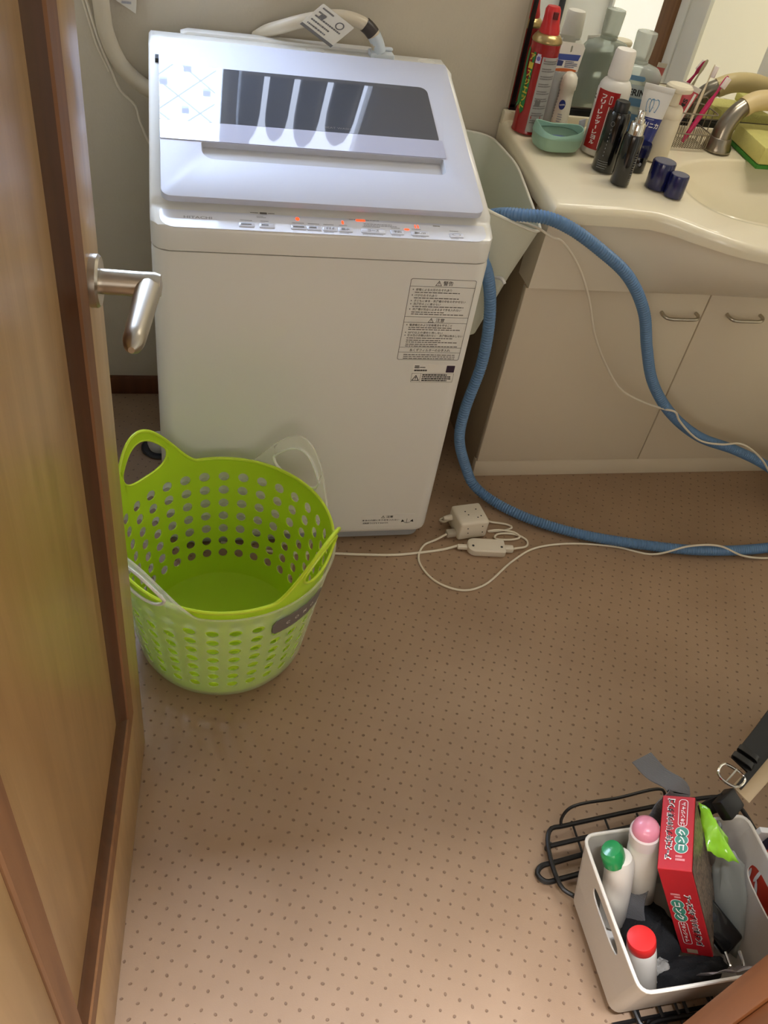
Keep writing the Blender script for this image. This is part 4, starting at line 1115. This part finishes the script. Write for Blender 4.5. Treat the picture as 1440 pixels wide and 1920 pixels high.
def shell(rb, rt_, h0, bump, hand, z_lo, rows, cols, zr0, zr1, hole_w, hole_h, phase, bottom, thick, strap=.019):
    """wall of a tub with a grid of oval holes and two arched handles; returns MB and rim points"""
    mb = MB()
    rad = lambda z: rb + (rt_ - rb) * max(0, z) / h0 if z > .03 else rb - (.03 - z) ** 2 * 18 + (rt_ - rb) * z / h0
    P = lambda a, z: (rad(z) * math.cos(a), rad(z) * math.sin(a), z)
    # floor and foot of the wall
    n = cols * 8
    A_ = [2 * PI * i / n for i in range(n)]
    lp = [[(.02 * math.cos(a), .02 * math.sin(a), bottom) for a in A_], [((rad(bottom) - .02) * math.cos(a), (rad(bottom) - .02) * math.sin(a), bottom) for a in A_]]
    for t_ in (0, .25, .5, .75, 1): lp.append([P(a, bottom + .006 + (zr0 - bottom - .006) * t_) for a in A_])
    mb.loft(lp, cap=False); mb.add(lp[0], [tuple(range(n))])
    # hole cells
    dz = (zr1 - zr0) / rows; da = 2 * PI / cols
    for r in range(rows):
        for c in range(cols):
            a0, z0 = c * da, zr0 + r * dz
            sqp = []; el = []
            for k in range(32):
                t_ = k / 32; s_ = int(t_ * 4); u = t_ * 4 - s_
                q_ = ((-1 + 2 * u, -1), (1, -1 + 2 * u), (1 - 2 * u, 1), (-1, 1 - 2 * u))[s_]
                sqp.append(P(a0 + da / 2 * (1 + q_[0]), z0 + dz / 2 * (1 + q_[1])))
                th_ = math.atan2(q_[1], q_[0])
                el.append(P(a0 + da / 2 + hole_w / 2 * math.cos(th_), z0 + dz / 2 + hole_h / 2 * math.sin(th_)))
            if phase and phase(a0 + da / 2, r): mb.add(sqp, [tuple(range(32))])
            else: mb.loft([sqp, el], cap=False)
    # rim band with handle openings
    n = cols * 8; rim = []
    def zt(a):
        z = h0
        for h in hand:
            d = abs((a - h + PI) % (2 * PI) - PI); z += bump * max(0, math.cos(min(d / .56, 1) * PI / 2)) ** 1.5
        return z
    def hole(a):
        for h in hand:
            d = ((a - h + PI) % (2 * PI) - PI) / HA
            if abs(d) < 1:
                k = (1 - abs(d) ** 2.6) ** .5; top_ = zt(a) - strap
                cen = h0 + bump * .34
                return cen - .032 * k, max(cen, min(top_, cen + (zt(h) - strap - cen) * k))
        return None
    A_ = [2 * PI * i / n for i in range(n + 1)]
    for i in range(n):
        a, b_ = A_[i], A_[i + 1]
        ha, hb = hole(a), hole(b_)
        def strip(za0, za1, zb0, zb1, k=3):
            vs = []; 
            for j in range(k + 1): vs += [P(a, za0 + (za1 - za0) * j / k), P(b_, zb0 + (zb1 - zb0) * j / k)]
            mb.add(vs, [(2 * j, 2 * j + 1, 2 * j + 3, 2 * j + 2) for j in range(k)])
        if ha or hb:
            if not ha: c_ = (hb[0] + hb[1]) / 2; ha = (c_, c_)
            if not hb: c_ = (ha[0] + ha[1]) / 2; hb = (c_, c_)
            strip(zr1, ha[0], zr1, hb[0]); strip(ha[1], zt(a), hb[1], zt(b_))
        else: strip(zr1, zt(a), zr1, zt(b_))
        rim.append(P(a, zt(a)))
    me_loops = []
    for h in hand:
        up_, lo_ = [], []
        for i in range(41):
            a = h - HA + 2 * HA * i / 40; hh = hole(a) if 0 < i < 40 else None
            if not hh:
                e = hole(h - HA * .9999 if i == 0 else h + HA * .9999); c_ = (e[0] + e[1]) / 2; hh = (c_, c_)
            up_.append(P(a, hh[1])); lo_.append(P(a, hh[0]))
        me_loops.append(up_ + lo_[-2:0:-1])
    return mb, rim, me_loops, P


def finish(o, th):
    bm = bmesh.new(); bm.from_mesh(o.data); bmesh.ops.remove_doubles(bm, verts=bm.verts, dist=.0002); bmesh.ops.recalc_face_normals(bm, faces=bm.faces)
    bmesh.ops.solidify(bm, geom=bm.faces[:], thickness=th)
    bmesh.ops.recalc_face_normals(bm, faces=bm.faces); bm.to_mesh(o.data); bm.free()
    o.data.shade_smooth(); o.data.set_sharp_from_angle(angle=math.radians(40))
    return o


NCOL = 31
lbk = thing('laundry_basket', 'round laundry basket, lime green liner inside a frosted white holed tub', 'laundry basket', BC + (0,))
mb, rim, hl, P1 = shell(.155, .198, .305, .102, (93 * STEP, -25 * STEP), 0, 7, NCOL, .056, .280, .112, .0215, None, .012, .002)
liner = finish(mb.build('liner', m_lime, lbk), .002)
MB().tube(rim, .0034, 8, .006, closed=True).build('rim', m_limerim, liner)
for lp in hl: MB().tube(lp, .0026, 8, .004, closed=True).build('handle_edge', m_limerim, liner)
flat_ = lambda a, r: (r >= 6 and any(abs((a - c + PI) % (2 * PI) - PI) < .33 for c in (math.radians(-50), math.radians(226))))
mb, rim, hl, P2 = shell(.161, .203, .292, .100, (30 * STEP, 154 * STEP), 0, 7, NCOL, .050, .262, .116, .0205, flat_, .001, .0022, .027)
tubw = finish(mb.build('outer_tub', m_frost, lbk), .002)
MB().tube(rim, .0022, 8, .006, closed=True).build('rim', m_frost, tubw)
for lp in hl: MB().tube(lp, .0030, 8, .004, closed=True).build('handle_edge', mat('frost_edge', (228, 230, 222), 0.25), tubw)


def onw(u, v, w):
    a = math.radians(-50) + u / .195; p = P2(a, v); k = 1 + (w + .0006) / .195
    return (p[0] * k, p[1] * k, p[2])


bd_ = MB(); N2 = 20; vs = []
for i in range(N2 + 1):
    u = -.062 + .124 * i / N2; e = max(0, abs(u) - .052); cut = .010 * (1 - math.sqrt(max(0, 1 - (e / .010) ** 2)))
    vs += [onw(u, .217 + cut, 0), onw(u, .259 - cut, 0), onw(u, .259 - cut, .0015), onw(u, .217 + cut, .0015)]
bd_.add(vs, [tuple(i * 4 + j for j in (0, 1, 5, 4)) for i in range(N2)] + [(i * 4 + 3, i * 4 + 2, i * 4 + 6, i * 4 + 7) for i in range(N2)] + [(i * 4, i * 4 + 3, i * 4 + 7, i * 4 + 4) for i in range(N2)] + [(i * 4 + 1, i * 4 + 2, i * 4 + 6, i * 4 + 5) for i in range(N2)])
bo = bd_.build('name_plate', m_tagdark, lbk)
lm = MB()
for i, ch in enumerate('COMO'): text(lm, ch, onw, -.030 + i * .020, .238, h=.0085, bold=.02, lift=.002)
lm.build('lettering', m_whprint, bo, smooth=False)

# ------------------------------------------------------------------ black wire rack on the floor
rk = thing('wire_rack', 'black wire rack lying flat on the floor under the grey crate', 'rack', (.60, .26, 0))
ro = Vector((.60, .26, 0)); RL = lambda *p: [tuple(Vector(q) - ro) for q in p]
zr = .020
fr_ = MB().tube(RL((.660, .28, zr), (.655, .40, zr), (.625, .478, zr), (.604, .500, zr), (.606, .58, zr), (.62, .602, zr), (.64, .604, zr), (.98, .622, zr), (1.0, .61, zr), (1.0, .30, zr), (.99, .285, zr), (.68, .284, zr)), .0042, 8, .008, closed=True)
fr_.build('frame', m_wire, rk)
bars_ = MB()
for x in (.660, .725, .79, .855, .92): bars_.tube(RL((x, .268, zr - .002), (x + .004, .612, zr - .002)), .0022, 6, sm=False)
for i in range(7): bars_.tube(RL((.655 + i * .043, .2, zr - .003), (.655 + i * .043, .33, zr - .003)), .0030, 6, sm=False)
bars_.tube(RL((.615, .292, zr - .007), (1.0, .296, zr - .007)), .0035, 6, sm=False)
bars_.build('cross_wires', m_wire, rk)
MB().tube(RL((.607, .572, zr), (.80, .590, zr), (1.0, .60, zr)), .0045, 8, .01).build('rail', m_wire, rk)
MB().tube(RL((.640, .603, zr), (.640, .612, zr + .012), (.655, .622, zr + .030), (.75, .630, zr + .030), (.845, .636, zr + .030), (.852, .628, zr + .016), (.846, .614, zr)), .0028, 8, .005).build('back_rail', m_wire, rk)
MB().tube(RL((.72, .560, .012), (.61, .546, .012), (.582, .542, .012), (.572, .530, .012), (.582, .516, .012), (.61, .517, .012), (.70, .528, .012)), .0048, 8, .006).build('end_loop', m_wire, rk)
for x, y in ((.609, .575), (.99, .59), (.672, .284), (.985, .286)): MB().lathe([(.005, 0), (.006, .004), (.005, zr)], 10, Matrix.Translation(RL((x, y, 0))[0])).build('foot', m_wire, rk)

# ------------------------------------------------------------------ grey crate and what is in it
cr = thing('storage_crate', 'open light grey plastic crate on the black wire rack', 'crate', (.735, .395, .025))
co = Vector((.735, .395, .025))
cb = [(.613, .303), (.845, .303), (.845, .485), (.613, .485)]
ct = [(.586, .281), (.876, .286), (.876, .507), (.586, .502)]
Hc = .175
def cw(i, j):  # wall between bottom corners i and j
    b0, b1 = Vector(cb[i] + (.025,)), Vector(cb[j] + (.025,)); t0, t1 = Vector(ct[i] + (.025 + Hc,)), Vector(ct[j] + (.025 + Hc,))
    nn = (b1 - b0).cross(t0 - b0).normalized()
    return lambda u, v, w: tuple((b0.lerp(b1, u).lerp(t0.lerp(t1, u), v)) - nn * w - co)
shellm = MB()
def rl(f, z, d): 
    x0, x1, y0, y1 = (cb[0][0] + (ct[0][0] - cb[0][0]) * f + d, cb[1][0] + (ct[1][0] - cb[1][0]) * f - d, cb[0][1] + (ct[0][1] - cb[0][1]) * f + d, cb[2][1] + (ct[2][1] - cb[2][1]) * f - d)
    return [(x - co.x, y - co.y, z) for x, y in rrect(x0, x1, y0, y1, .016, 5)]
MB().loft([rl(.0, 0.0, .004), rl(0, .002, 0), rl(.4, .4 * Hc, 0), rl(.4, .4 * Hc, .0025), rl(0, .004, .003)]).build('lower_walls', m_crate, cr)
# upper walls with a slot cut in both short sides
for sgn, name in ((-1, 'side_wall'), (1, 'side_wall')):
    f0, f1 = .4, 1.0
    ya0, yb0 = cb[0][1] + (ct[0][1] - cb[0][1]) * f0 + .016, cb[2][1] + (ct[2][1] - cb[2][1]) * f0 - .016
    ya1, yb1 = ct[0][1] + .016, ct[2][1] - .016
    xs0 = (cb[0][0] + (ct[0][0] - cb[0][0]) * f0) if sgn < 0 else (cb[1][0] + (ct[1][0] - cb[1][0]) * f0)
    xs1 = ct[0][0] if sgn < 0 else ct[1][0]
    def pl_(u, v, w, ya0=ya0, yb0=yb0, ya1=ya1, yb1=yb1, xs0=xs0, xs1=xs1, sgn=sgn):
        t_ = v; y = (ya0 + (yb0 - ya0) * u) * (1 - t_) + (ya1 + (yb1 - ya1) * u) * t_
        return (xs0 + (xs1 - xs0) * t_ - sgn * w - co.x, y - co.y, Hc * (f0 + (f1 - f0) * t_))
    sl = [(.5 + .26 * math.copysign(1, math.cos(a)) * (1 - .0) * abs(math.cos(a)) ** .5, .60 + .15 * math.copysign(1, math.sin(a)) * abs(math.sin(a)) ** .8) for a in [2 * PI * k / 28 for k in range(28)]]
    plate([(0, 0), (1, 0), (1, .5), (1, 1), (0, 1), (0, .5)], [sl], .0025, pl_).build(name, m_crate, cr)
ux = MB()
n_ = len(rl(1, 0, 0)); 
def part_loop(f, z, d, lo_, hi_):
    l = rl(f, z, d); return [l[i % n_] for i in range(lo_, hi_ + 1)]
for lo_, hi_ in ((18, 29), (6, 17)):
    ux = MB()
    ux.loft([part_loop(.4, .4 * Hc, 0, lo_, hi_), part_loop(1, Hc, 0, lo_, hi_), part_loop(1, Hc, .0025, lo_, hi_), part_loop(.4, .4 * Hc, .0025, lo_, hi_)], cap=False, closed=False)
    ux.build('long_wall', m_crate, cr)
MB().tube([(x, y, z) for x, y, z in rl(1, Hc, .001)], .0028, 8, .006, closed=True).build('rim', mat('crate_rim', (214, 208, 196), 0.45), cr)

def leanb(name, label, p0, p1, prof, m, cat='bottle', n=28):
    t_ = thing(name, label, cat, p0); T = along((0, 0, 0), Vector(p1) - Vector(p0))
    o = MB().lathe(prof, n, T).build('bottle_body', m, t_)
    return t_, T, (Vector(p1) - Vector(p0)).length


m_wb = mat('matt_white_bottle', (224, 218, 206), 0.45)
z0 = .037
t_, T, l_ = leanb('pink_capped_bottle', 'white bottle with a rounded pink translucent cap at the back of the crate', (.716, .450, z0), (.654, .480, .277), [(.022, 0), (.025, .004), (.025, .14), (.0245, .175), (.0232, .190), (.0232, .212)], m_wb)
MB().lathe([(.0235, .204), (.0238, .212), (.0230, .229), (.021, .231)], 28, T).build('cap_skirt', mat('cap_skirt_white', (226, 212, 208), 0.4), t_)
MB().lathe([(.0205, .226), (.0205, .232), (.0185, .242), (.0125, .248), (.003, .250)], 28, T).build('cap', mat('pink_plastic', (222, 140, 160), 0.3, coat=.3), t_)
t_, T, l_ = leanb('green_capped_bottle', 'white bottle with a tilted glossy green cap in the back corner of the crate', (.664, .434, z0), (.627, .467, .226), [(.018, 0), (.021, .004), (.0225, .09), (.0225, .14), (.021, .165), (.016, .178), (.008, .182)], m_wb)
T2 = T @ Matrix.Translation((.006, -.008, .170)) @ Matrix.Rotation(math.radians(14), 4, 'X')
MB().lathe([(.0195, 0), (.0198, .012), (.019, .022), (.015, .028), (.004, .030)], 28, T2, sx=1, sy=.9).build('cap', mat('green_plastic', (36, 142, 78), 0.25, coat=.3), t_)
t_, T, l_ = leanb('red_capped_bottle', 'white bottle with a flat red screw cap near the front of the crate', (.672, .330, z0), (.638, .360, .158), [(.0195, 0), (.022, .003), (.022, .100), (.0215, .112), (.0205, .116)], m_wb)
MB().lathe([(.0205, .116), (.0212, .118), (.0212, .133), (.020, .1355), (.018, .136)], 32, T).build('cap', mat('bright_red_plastic', (214, 40, 38), 0.35), t_)

# red bait box
d0 = Vector((.645, .417, .270)); vy = Vector((.4856, .8742, 0)).normalized(); dnv = Vector((.42422, -.23568, -.87436)).normalized(); dnv = (dnv - vy * dnv.dot(vy)).normalized()
ux_ = vy.cross(-dnv).normalized()
bxw, bxd, bxh = .047, .122, .238
gb = thing('bait_box', 'tall red cardboard roach bait box with wood-grain sides in the crate', 'box', tuple(d0 + dnv * bxh))
go = d0 + dnv * bxh
def bxp(a, b_, c_): return tuple(d0 + ux_ * a + vy * b_ + dnv * c_ - go)
m_box = mat('red_carton', (180, 22, 32), 0.5, var=.06, vscale=40)
bm_ = MB(); cs_ = [bxp(a, b_, c_) for c_ in (0, bxh) for b_ in (0, bxd) for a in (0, bxw)]
bm_.add(cs_, [(0, 1, 3, 2), (4, 5, 7, 6), (0, 1, 5, 4), (2, 3, 7, 6), (0, 2, 6, 4), (1, 3, 7, 5)])
bm_.build('carton', m_box, gb, smooth=False, bevel=.0012)
m_bark = bpy.data.materials.new('woodgrain_print'); m_bark.use_nodes = True
nt = m_bark.node_tree; tcn = nt.nodes.new('ShaderNodeTexCoord'); mpn = nt.nodes.new('ShaderNodeMapping'); mpn.inputs['Scale'].default_value = (70, 70, 14)
nn_ = nt.nodes.new('ShaderNodeTexNoise'); nn_.inputs['Scale'].default_value = 1.5; nn_.inputs['Detail'].default_value = 8; nn_.inputs['Distortion'].default_value = 2
rn = nt.nodes.new('ShaderNodeValToRGB')
rn.color_ramp.elements[0].position = .36; rn.color_ramp.elements[0].color = srgb((52, 36, 28)); rn.color_ramp.elements[1].position = .68; rn.color_ramp.elements[1].color = srgb((150, 128, 104))
nt.links.new(tcn.outputs['Object'], mpn.inputs[0]); nt.links.new(mpn.outputs[0], nn_.inputs['Vector']); nt.links.new(nn_.outputs['Fac'], rn.inputs[0]); nt.links.new(rn.outputs[0], nt.nodes['Principled BSDF'].inputs['Base Color'])
nt.nodes['Principled BSDF'].inputs['Roughness'].default_value = .4
for a, nm in ((bxw, 'grain_side'), (0, 'grain_side')):
    s_ = 1 if a else -1; pm_ = MB()
    pm_.add([bxp(a + s_ * .0006, .003, .003), bxp(a + s_ * .0006, bxd - .002, .002), bxp(a + s_ * .0006, bxd - .002, bxh - .002), bxp(a + s_ * .0006, .003, bxh * .97)], [(0, 1, 2, 3)])
    pm_.build(nm, m_bark, gb, smooth=False)
# writing on top face: u = across, v = along depth (reads away from camera)
tpp = lambda u, v, w: bxp(u, v, -w)
fpp = lambda u, v, w: bxp(u, -w, bxh - v)
def boxtext(place, rot, front):
    wh, bk_, gn, pk_ = MB(), MB(), MB(), MB()
    x1_, x2_, c_, sg, k_ = (.0135, .031, .066, 1, 1.0) if not front else (.0325, .0150, .104, -1, 1.42)
    text(wh, 'アースゴキブリホウ酸ダンゴ', place, x1_, c_, w=.102 * k_, h=.0122, bold=.075, rot=rot, lift=.0008)
    text(bk_, 'アースゴキブリホウ酸ダンゴ', place, x1_, c_, w=.098 * k_, h=.0096, bold=.03, rot=rot, lift=.0012)
    for k in range(3):
        y_ = c_ - sg * k_ * .031 + sg * k * .013 * k_
        flat(wh, ellipse(x2_, y_, .0098, .0088 * k_), place, .0008); flat(gn, ellipse(x2_, y_, .0090, .0080 * k_), place, .0010)
    text(wh, 'コンク', place, x2_, c_ - sg * .018 * k_, w=.034 * k_, h=.0098, bold=.03, rot=rot, lift=.0014)
    text(wh, 'ゴキンジャム', place, x2_, c_ + sg * .025 * k_, w=.040 * k_, h=.0068, bold=.025, rot=rot, lift=.0012)
    ya, yb = sorted((c_ + sg * .004 * k_, c_ + sg * .050 * k_))
    frame(wh, rrect(x2_ - .0066, x2_ + .0066, ya, yb, .005), rrect(x2_ - .0058, x2_ + .0058, ya + .0008, yb - .0008, .0045), place, .0009)
    bars(pk_, lambda u, v, w: place(x2_ + sg * u, c_ + sg * v * k_, w), -.007, -.042, .013, .010, 2, .0009, .7, 4)
    wh.build('white_lettering', m_whprint, gb, smooth=False); bk_.build('black_lettering', m_blkprint, gb, smooth=False); gn.build('green_roundels', mat('roundel_green', (60, 132, 110), 0.4), gb, smooth=False); pk_.build('pink_print', mat('pink_print', (226, 150, 150), 0.5), gb, smooth=False)


boxtext(tpp, PI / 2, False); boxtext(fpp, -PI / 2, True)
MBx = MB(); flat(MBx, [(.010, .006), (.026, .006), (.026, .018), (.010, .018)], fpp, .0008); MBx.build('beige_patch', mat('beige_print', (176, 148, 120), 0.5), gb, smooth=False)

# lime pouch and clear bag between box and crate wall
po = thing('lime_pouch', 'crumpled lime green and clear plastic pouch behind the red box', 'pouch', (.80, .44, .05))
pv = Vector((.80, .44, .05))
def sheet(rows_, name, m, th=.0008):
    n_c = len(rows_[0]); v_ = [tuple(Vector(p) - pv) for r in rows_ for p in r]; f_ = [(j * n_c + i, j * n_c + i + 1, (j + 1) * n_c + i + 1, (j + 1) * n_c + i) for j in range(len(rows_) - 1) for i in range(n_c - 1)]
    o = MB().add(v_, f_).build(name, m, po, angle=80); s_ = o.modifiers.new('thickness', 'SOLIDIFY'); s_.thickness = th
    return o


def crumple(rows_, n=9, amp=.004, seed=1):
    R_ = [spline(r_, None, False, n) for r_ in rows_]; out = []
    cols_ = [spline([R_[j][i] for j in range(len(R_))], None, False, n) for i in range(n)]
    rnd = random.Random(seed)
    for j in range(n): out.append([tuple(cols_[i][j] + Vector((rnd.uniform(-1, 1), rnd.uniform(-1, 1), rnd.uniform(-1, 1))) * amp) for i in range(n)])
    return out
sheet(crumple([[(.788, .526, .226), (.793, .512, .232), (.802, .492, .222)], [(.778, .486, .214), (.795, .480, .228), (.812, .465, .214)], [(.774, .455, .210), (.796, .446, .200), (.816, .428, .208)]], 8, .0028, 3), 'lime_film', mat('lime_film', (150, 214, 52), 0.2, coat=.5))
sheet(crumple([[(.818, .500, .205), (.826, .47, .19), (.846, .44, .18)], [(.817, .47, .16), (.826, .45, .15), (.852, .41, .14)], [(.822, .44, .10), (.830, .41, .095), (.848, .37, .09)], [(.822, .43, .05), (.83, .39, .045), (.838, .34, .05)]], 9, .003, 5), 'clear_film', clear('grey_clear_film', (206, 210, 204), .2, .35, (170, 172, 164)))

# black gadget, dark cloth, paper, clear wrapper
gd = thing('black_gadget', 'shiny black plastic gadget with a round button beside the red box', 'gadget', (.810, .385, .084), (math.radians(20), math.radians(-15), .5))
MB().box(-.022, .022, -.038, .038, -.010, .012).build('gadget_body', m_gloss, gd, bevel=.006, seg=3)
MB().lathe([(.007, 0), (.007, .003), (.004, .004)], 20, Matrix.Translation((0, .018, .012))).build('button', m_dark, gd)
MB().tube([(-.02, -.03, .012), (-.03, -.05, .02), (-.015, -.06, .02), (0, -.045, .012)], .003, 8, .004).build('clip_wire', m_chrome, gd)
def blob(name, label, cat, c, rx, ry, rz, m, seed):
    rnd = random.Random(seed); ph = [rnd.uniform(0, 6.28) for _ in range(6)]; lp = []
    for j in range(13):
        v = j / 12 * PI * .52; z = rz * math.cos(v); r_ = math.sin(v); l_ = []
        for k in range(36):
            a = 2 * PI * k / 36; q_ = 1 + .10 * math.sin(3 * a + ph[0]) + .07 * math.sin(5 * a + ph[1] + 4 * v) + .05 * math.sin(9 * a + ph[2] - 5 * v)
            l_.append((max(r_, .01) * rx * q_ * math.cos(a), max(r_, .01) * ry * q_ * math.sin(a), z * (1 + .12 * math.sin(2 * a + ph[3] + 6 * v))))
        lp.append(l_)
    o = MB().loft(lp).build(name, m); o.location = c
    return tag(o, label, cat)
m_cloth = mat('black_cloth', (20, 19, 20), 0.9, bump=.6, bscale=500)
blob('dark_cloth', 'black knitted cloth bunched in the front corner of the crate', 'cloth', (.752, .336, .034), .066, .023, .052, m_cloth, 4)
blob('black_pouch', 'soft black pouch lying on the crate floor under the red box', 'pouch', (.712, .402, .034), .046, .060, .060, m_cloth, 9)
blob('tissue_paper', 'crumpled greyish tissue on the crate floor behind the red capped bottle', 'paper', (.705, .352, .033), .036, .026, .034, mat('grey_tissue', (150, 146, 138), 0.8), 6)
wr = MB(); n_c = 8; rows_ = []
for j in range(4):
    rows_.append([(.705 + .0205 * i + .004 * j, .292 + .006 * j + .003 * math.sin(i * 1.9 + j), .195 - .022 * j + .0035 * math.sin(i * 2.7)) for i in range(n_c)])
wr.add([p for r in rows_ for p in r], [(j * n_c + i, j * n_c + i + 1, (j + 1) * n_c + i + 1, (j + 1) * n_c + i) for j in range(3) for i in range(n_c - 1)])
o = wr.build('clear_wrapper', clear('shiny_wrapper', (224, 220, 222), .12, .4, (190, 184, 186)), angle=80); o.modifiers.new('thickness', 'SOLIDIFY').thickness = .0006
tag(o, 'shiny clear wrapper tucked along the front rim of the crate', 'wrapper')

# grey webbing strap
sw = [(.712, .602, .245), (.722, .570, .250), (.738, .542, .260), (.740, .530, .257), (.720, .519, .236), (.706, .494, .19), (.694, .470, .15), (.678, .435, .10), (.688, .405, .06)]
wd_ = [(.9, .1, .1), (.9, .1, .05), (.9, .05, 0), (.9, 0, 0), (.7, -.6, 0), (.6, -.75, .1), (.5, -.8, .2), (.5, -.8, .3), (.5, -.8, .3)]
m_web = mat('ribbed_webbing', (104, 103, 104), 0.85)
nt = m_web.node_tree; tcn = nt.nodes.new('ShaderNodeTexCoord'); wv = nt.nodes.new('ShaderNodeTexWave'); wv.inputs['Scale'].default_value = 160; wv.bands_direction = 'DIAGONAL'
bmpn = nt.nodes.new('ShaderNodeBump'); bmpn.inputs['Strength'].default_value = .5; bmpn.inputs['Distance'].default_value = .001
nt.links.new(tcn.outputs['Object'], wv.inputs['Vector']); nt.links.new(wv.outputs['Fac'], bmpn.inputs['Height']); nt.links.new(bmpn.outputs[0], nt.nodes['Principled BSDF'].inputs['Normal'])
tag(MB().ribbon(sw, wd_, .040, .0018).build('webbing_strap', m_web), 'wide grey webbing strap hanging over the back of the crate', 'strap')

# black leather bag strap with buckle
bl_ = thing('leather_strap', 'black leather bag strap with a silver buckle standing behind the crate', 'strap', (.83, .54, .02))
bo_ = Vector((.83, .54, .02)); BL = lambda *p: [tuple(Vector(q) - bo_) for q in p]
wdir = (.7, -.66, -.15)
MB().ribbon(BL((1.20, .80, .03), (1.19, .795, .14), (1.14, .757, .27), (1.06, .70, .30), (.99, .648, .275), (.93, .605, .262), (.872, .566, .252)), wdir, .036, .004).build('upper_strap', m_leather, bl_)
MB().ribbon(BL((1.19, .74, .03), (1.18, .735, .12), (1.13, .705, .24), (1.06, .655, .27), (.98, .60, .255), (.91, .556, .245), (.856, .524, .238)), (.7, -.66, -.1), .034, .003).build('lower_strap', m_beige, bl_)
MB().ribbon(BL((1.19, .755, .03), (1.18, .75, .125), (1.13, .718, .248), (1.06, .668, .276), (.98, .612, .262), (.91, .568, .252), (.856, .534, .244)), (.7, -.66, -.1), .010, .005).build('lower_strap_edge', m_leather, bl_)
for cxy in ((.893, .581, .258), (.878, .571, .256)):
    T = Matrix.Translation(Vector(cxy) - bo_)
    MB().ribbon([tuple(Vector(cxy) - bo_ + Vector((.7, -.66, -.15)).normalized() * a + Vector((-.35, .25, .85)).normalized() * b_) for a, b_ in ((-.017, -.004), (-.017, .004), (0, .0065), (.017, .004), (.017, -.004))], (.82, .57, 0), .011, .002, .003).build('keeper_loop', m_leather, bl_)
bk = [Vector((.846, .550, .250)) + Vector((.82, .57, 0)) * a + Vector((.7, -.66, -.15)).normalized() * b_ for a, b_ in ((.016, -.018), (-.004, -.020), (-.013, -.012), (-.013, .012), (-.004, .020), (.016, .018))]
MB().tube([tuple(p - bo_) for p in bk], .0024, 8, .003, closed=True).build('buckle', m_chrome, bl_)
MB().tube([tuple(Vector((.862, .56, .253)) - bo_), tuple(Vector((.832, .541, .249)) - bo_)], .0016, 6, sm=False).build('buckle_prong', m_chrome, bl_)
MB().box(-.020, .022, -.017, .017, -.011, .011, Matrix.Translation(Vector((.830, .513, .232)) - bo_) @ Matrix.Rotation(.55, 4, 'Z') @ Matrix.Rotation(.5, 4, 'X')).build('strap_end', m_leather, bl_, bevel=.004)
MB().ribbon(BL((.834, .522, .232), (.812, .524, .20), (.800, .526, .12), (.806, .530, .024)), (.8, -.3, .3), .028, .004).build('hanging_strap', m_leather, bl_)

# orange red pack standing right of the crate
pk_ = thing('snack_pack', 'orange and red printed pack with navy edge standing right of the crate', 'package', (.965, .44, .036), (0, math.radians(8), -.15))
MB().box(-.055, .055, -.075, .04, 0, .125).build('pack_body', mat('orange_red_pack', (196, 52, 34), 0.3), pk_, bevel=.004)
MB().box(-.056, .056, .025, .0415, -.0, .126).build('navy_edge', mat('navy_pack', (30, 30, 62), 0.35), pk_, bevel=.002)
MB().box(-.075, .045, .042, .052, 0, .118).build('white_card', m_whprint, pk_, bevel=.001)
lm = MB()
for i, (cx, cy, a) in enumerate(((-.03, .01, .5), (-.025, -.015, .9), (-.01, 0, .2), (.02, .01, .6), (.02, -.02, .4))):
    flat(lm, ellipse(cx, cy, .015, .0035, 12, a), lambda u, v, w: (u, v, .1252 + w), .0006)
    flat(lm, ellipse(cx, cy, .015, .0035, 12, a), lambda u, v, w: (-.0552 - w, v, .06 + u), .0006)
lm.build('white_strokes', m_whprint, pk_, smooth=False)

# print too fine to pick apart
for o in bpy.data.objects:
    if o.type == 'MESH' and o.parent and any(w in o.name for w in ('_print', 'lettering', 'warning_label', 'white_strokes', 'vent_hole')):
        o['kind'] = 'stuff'
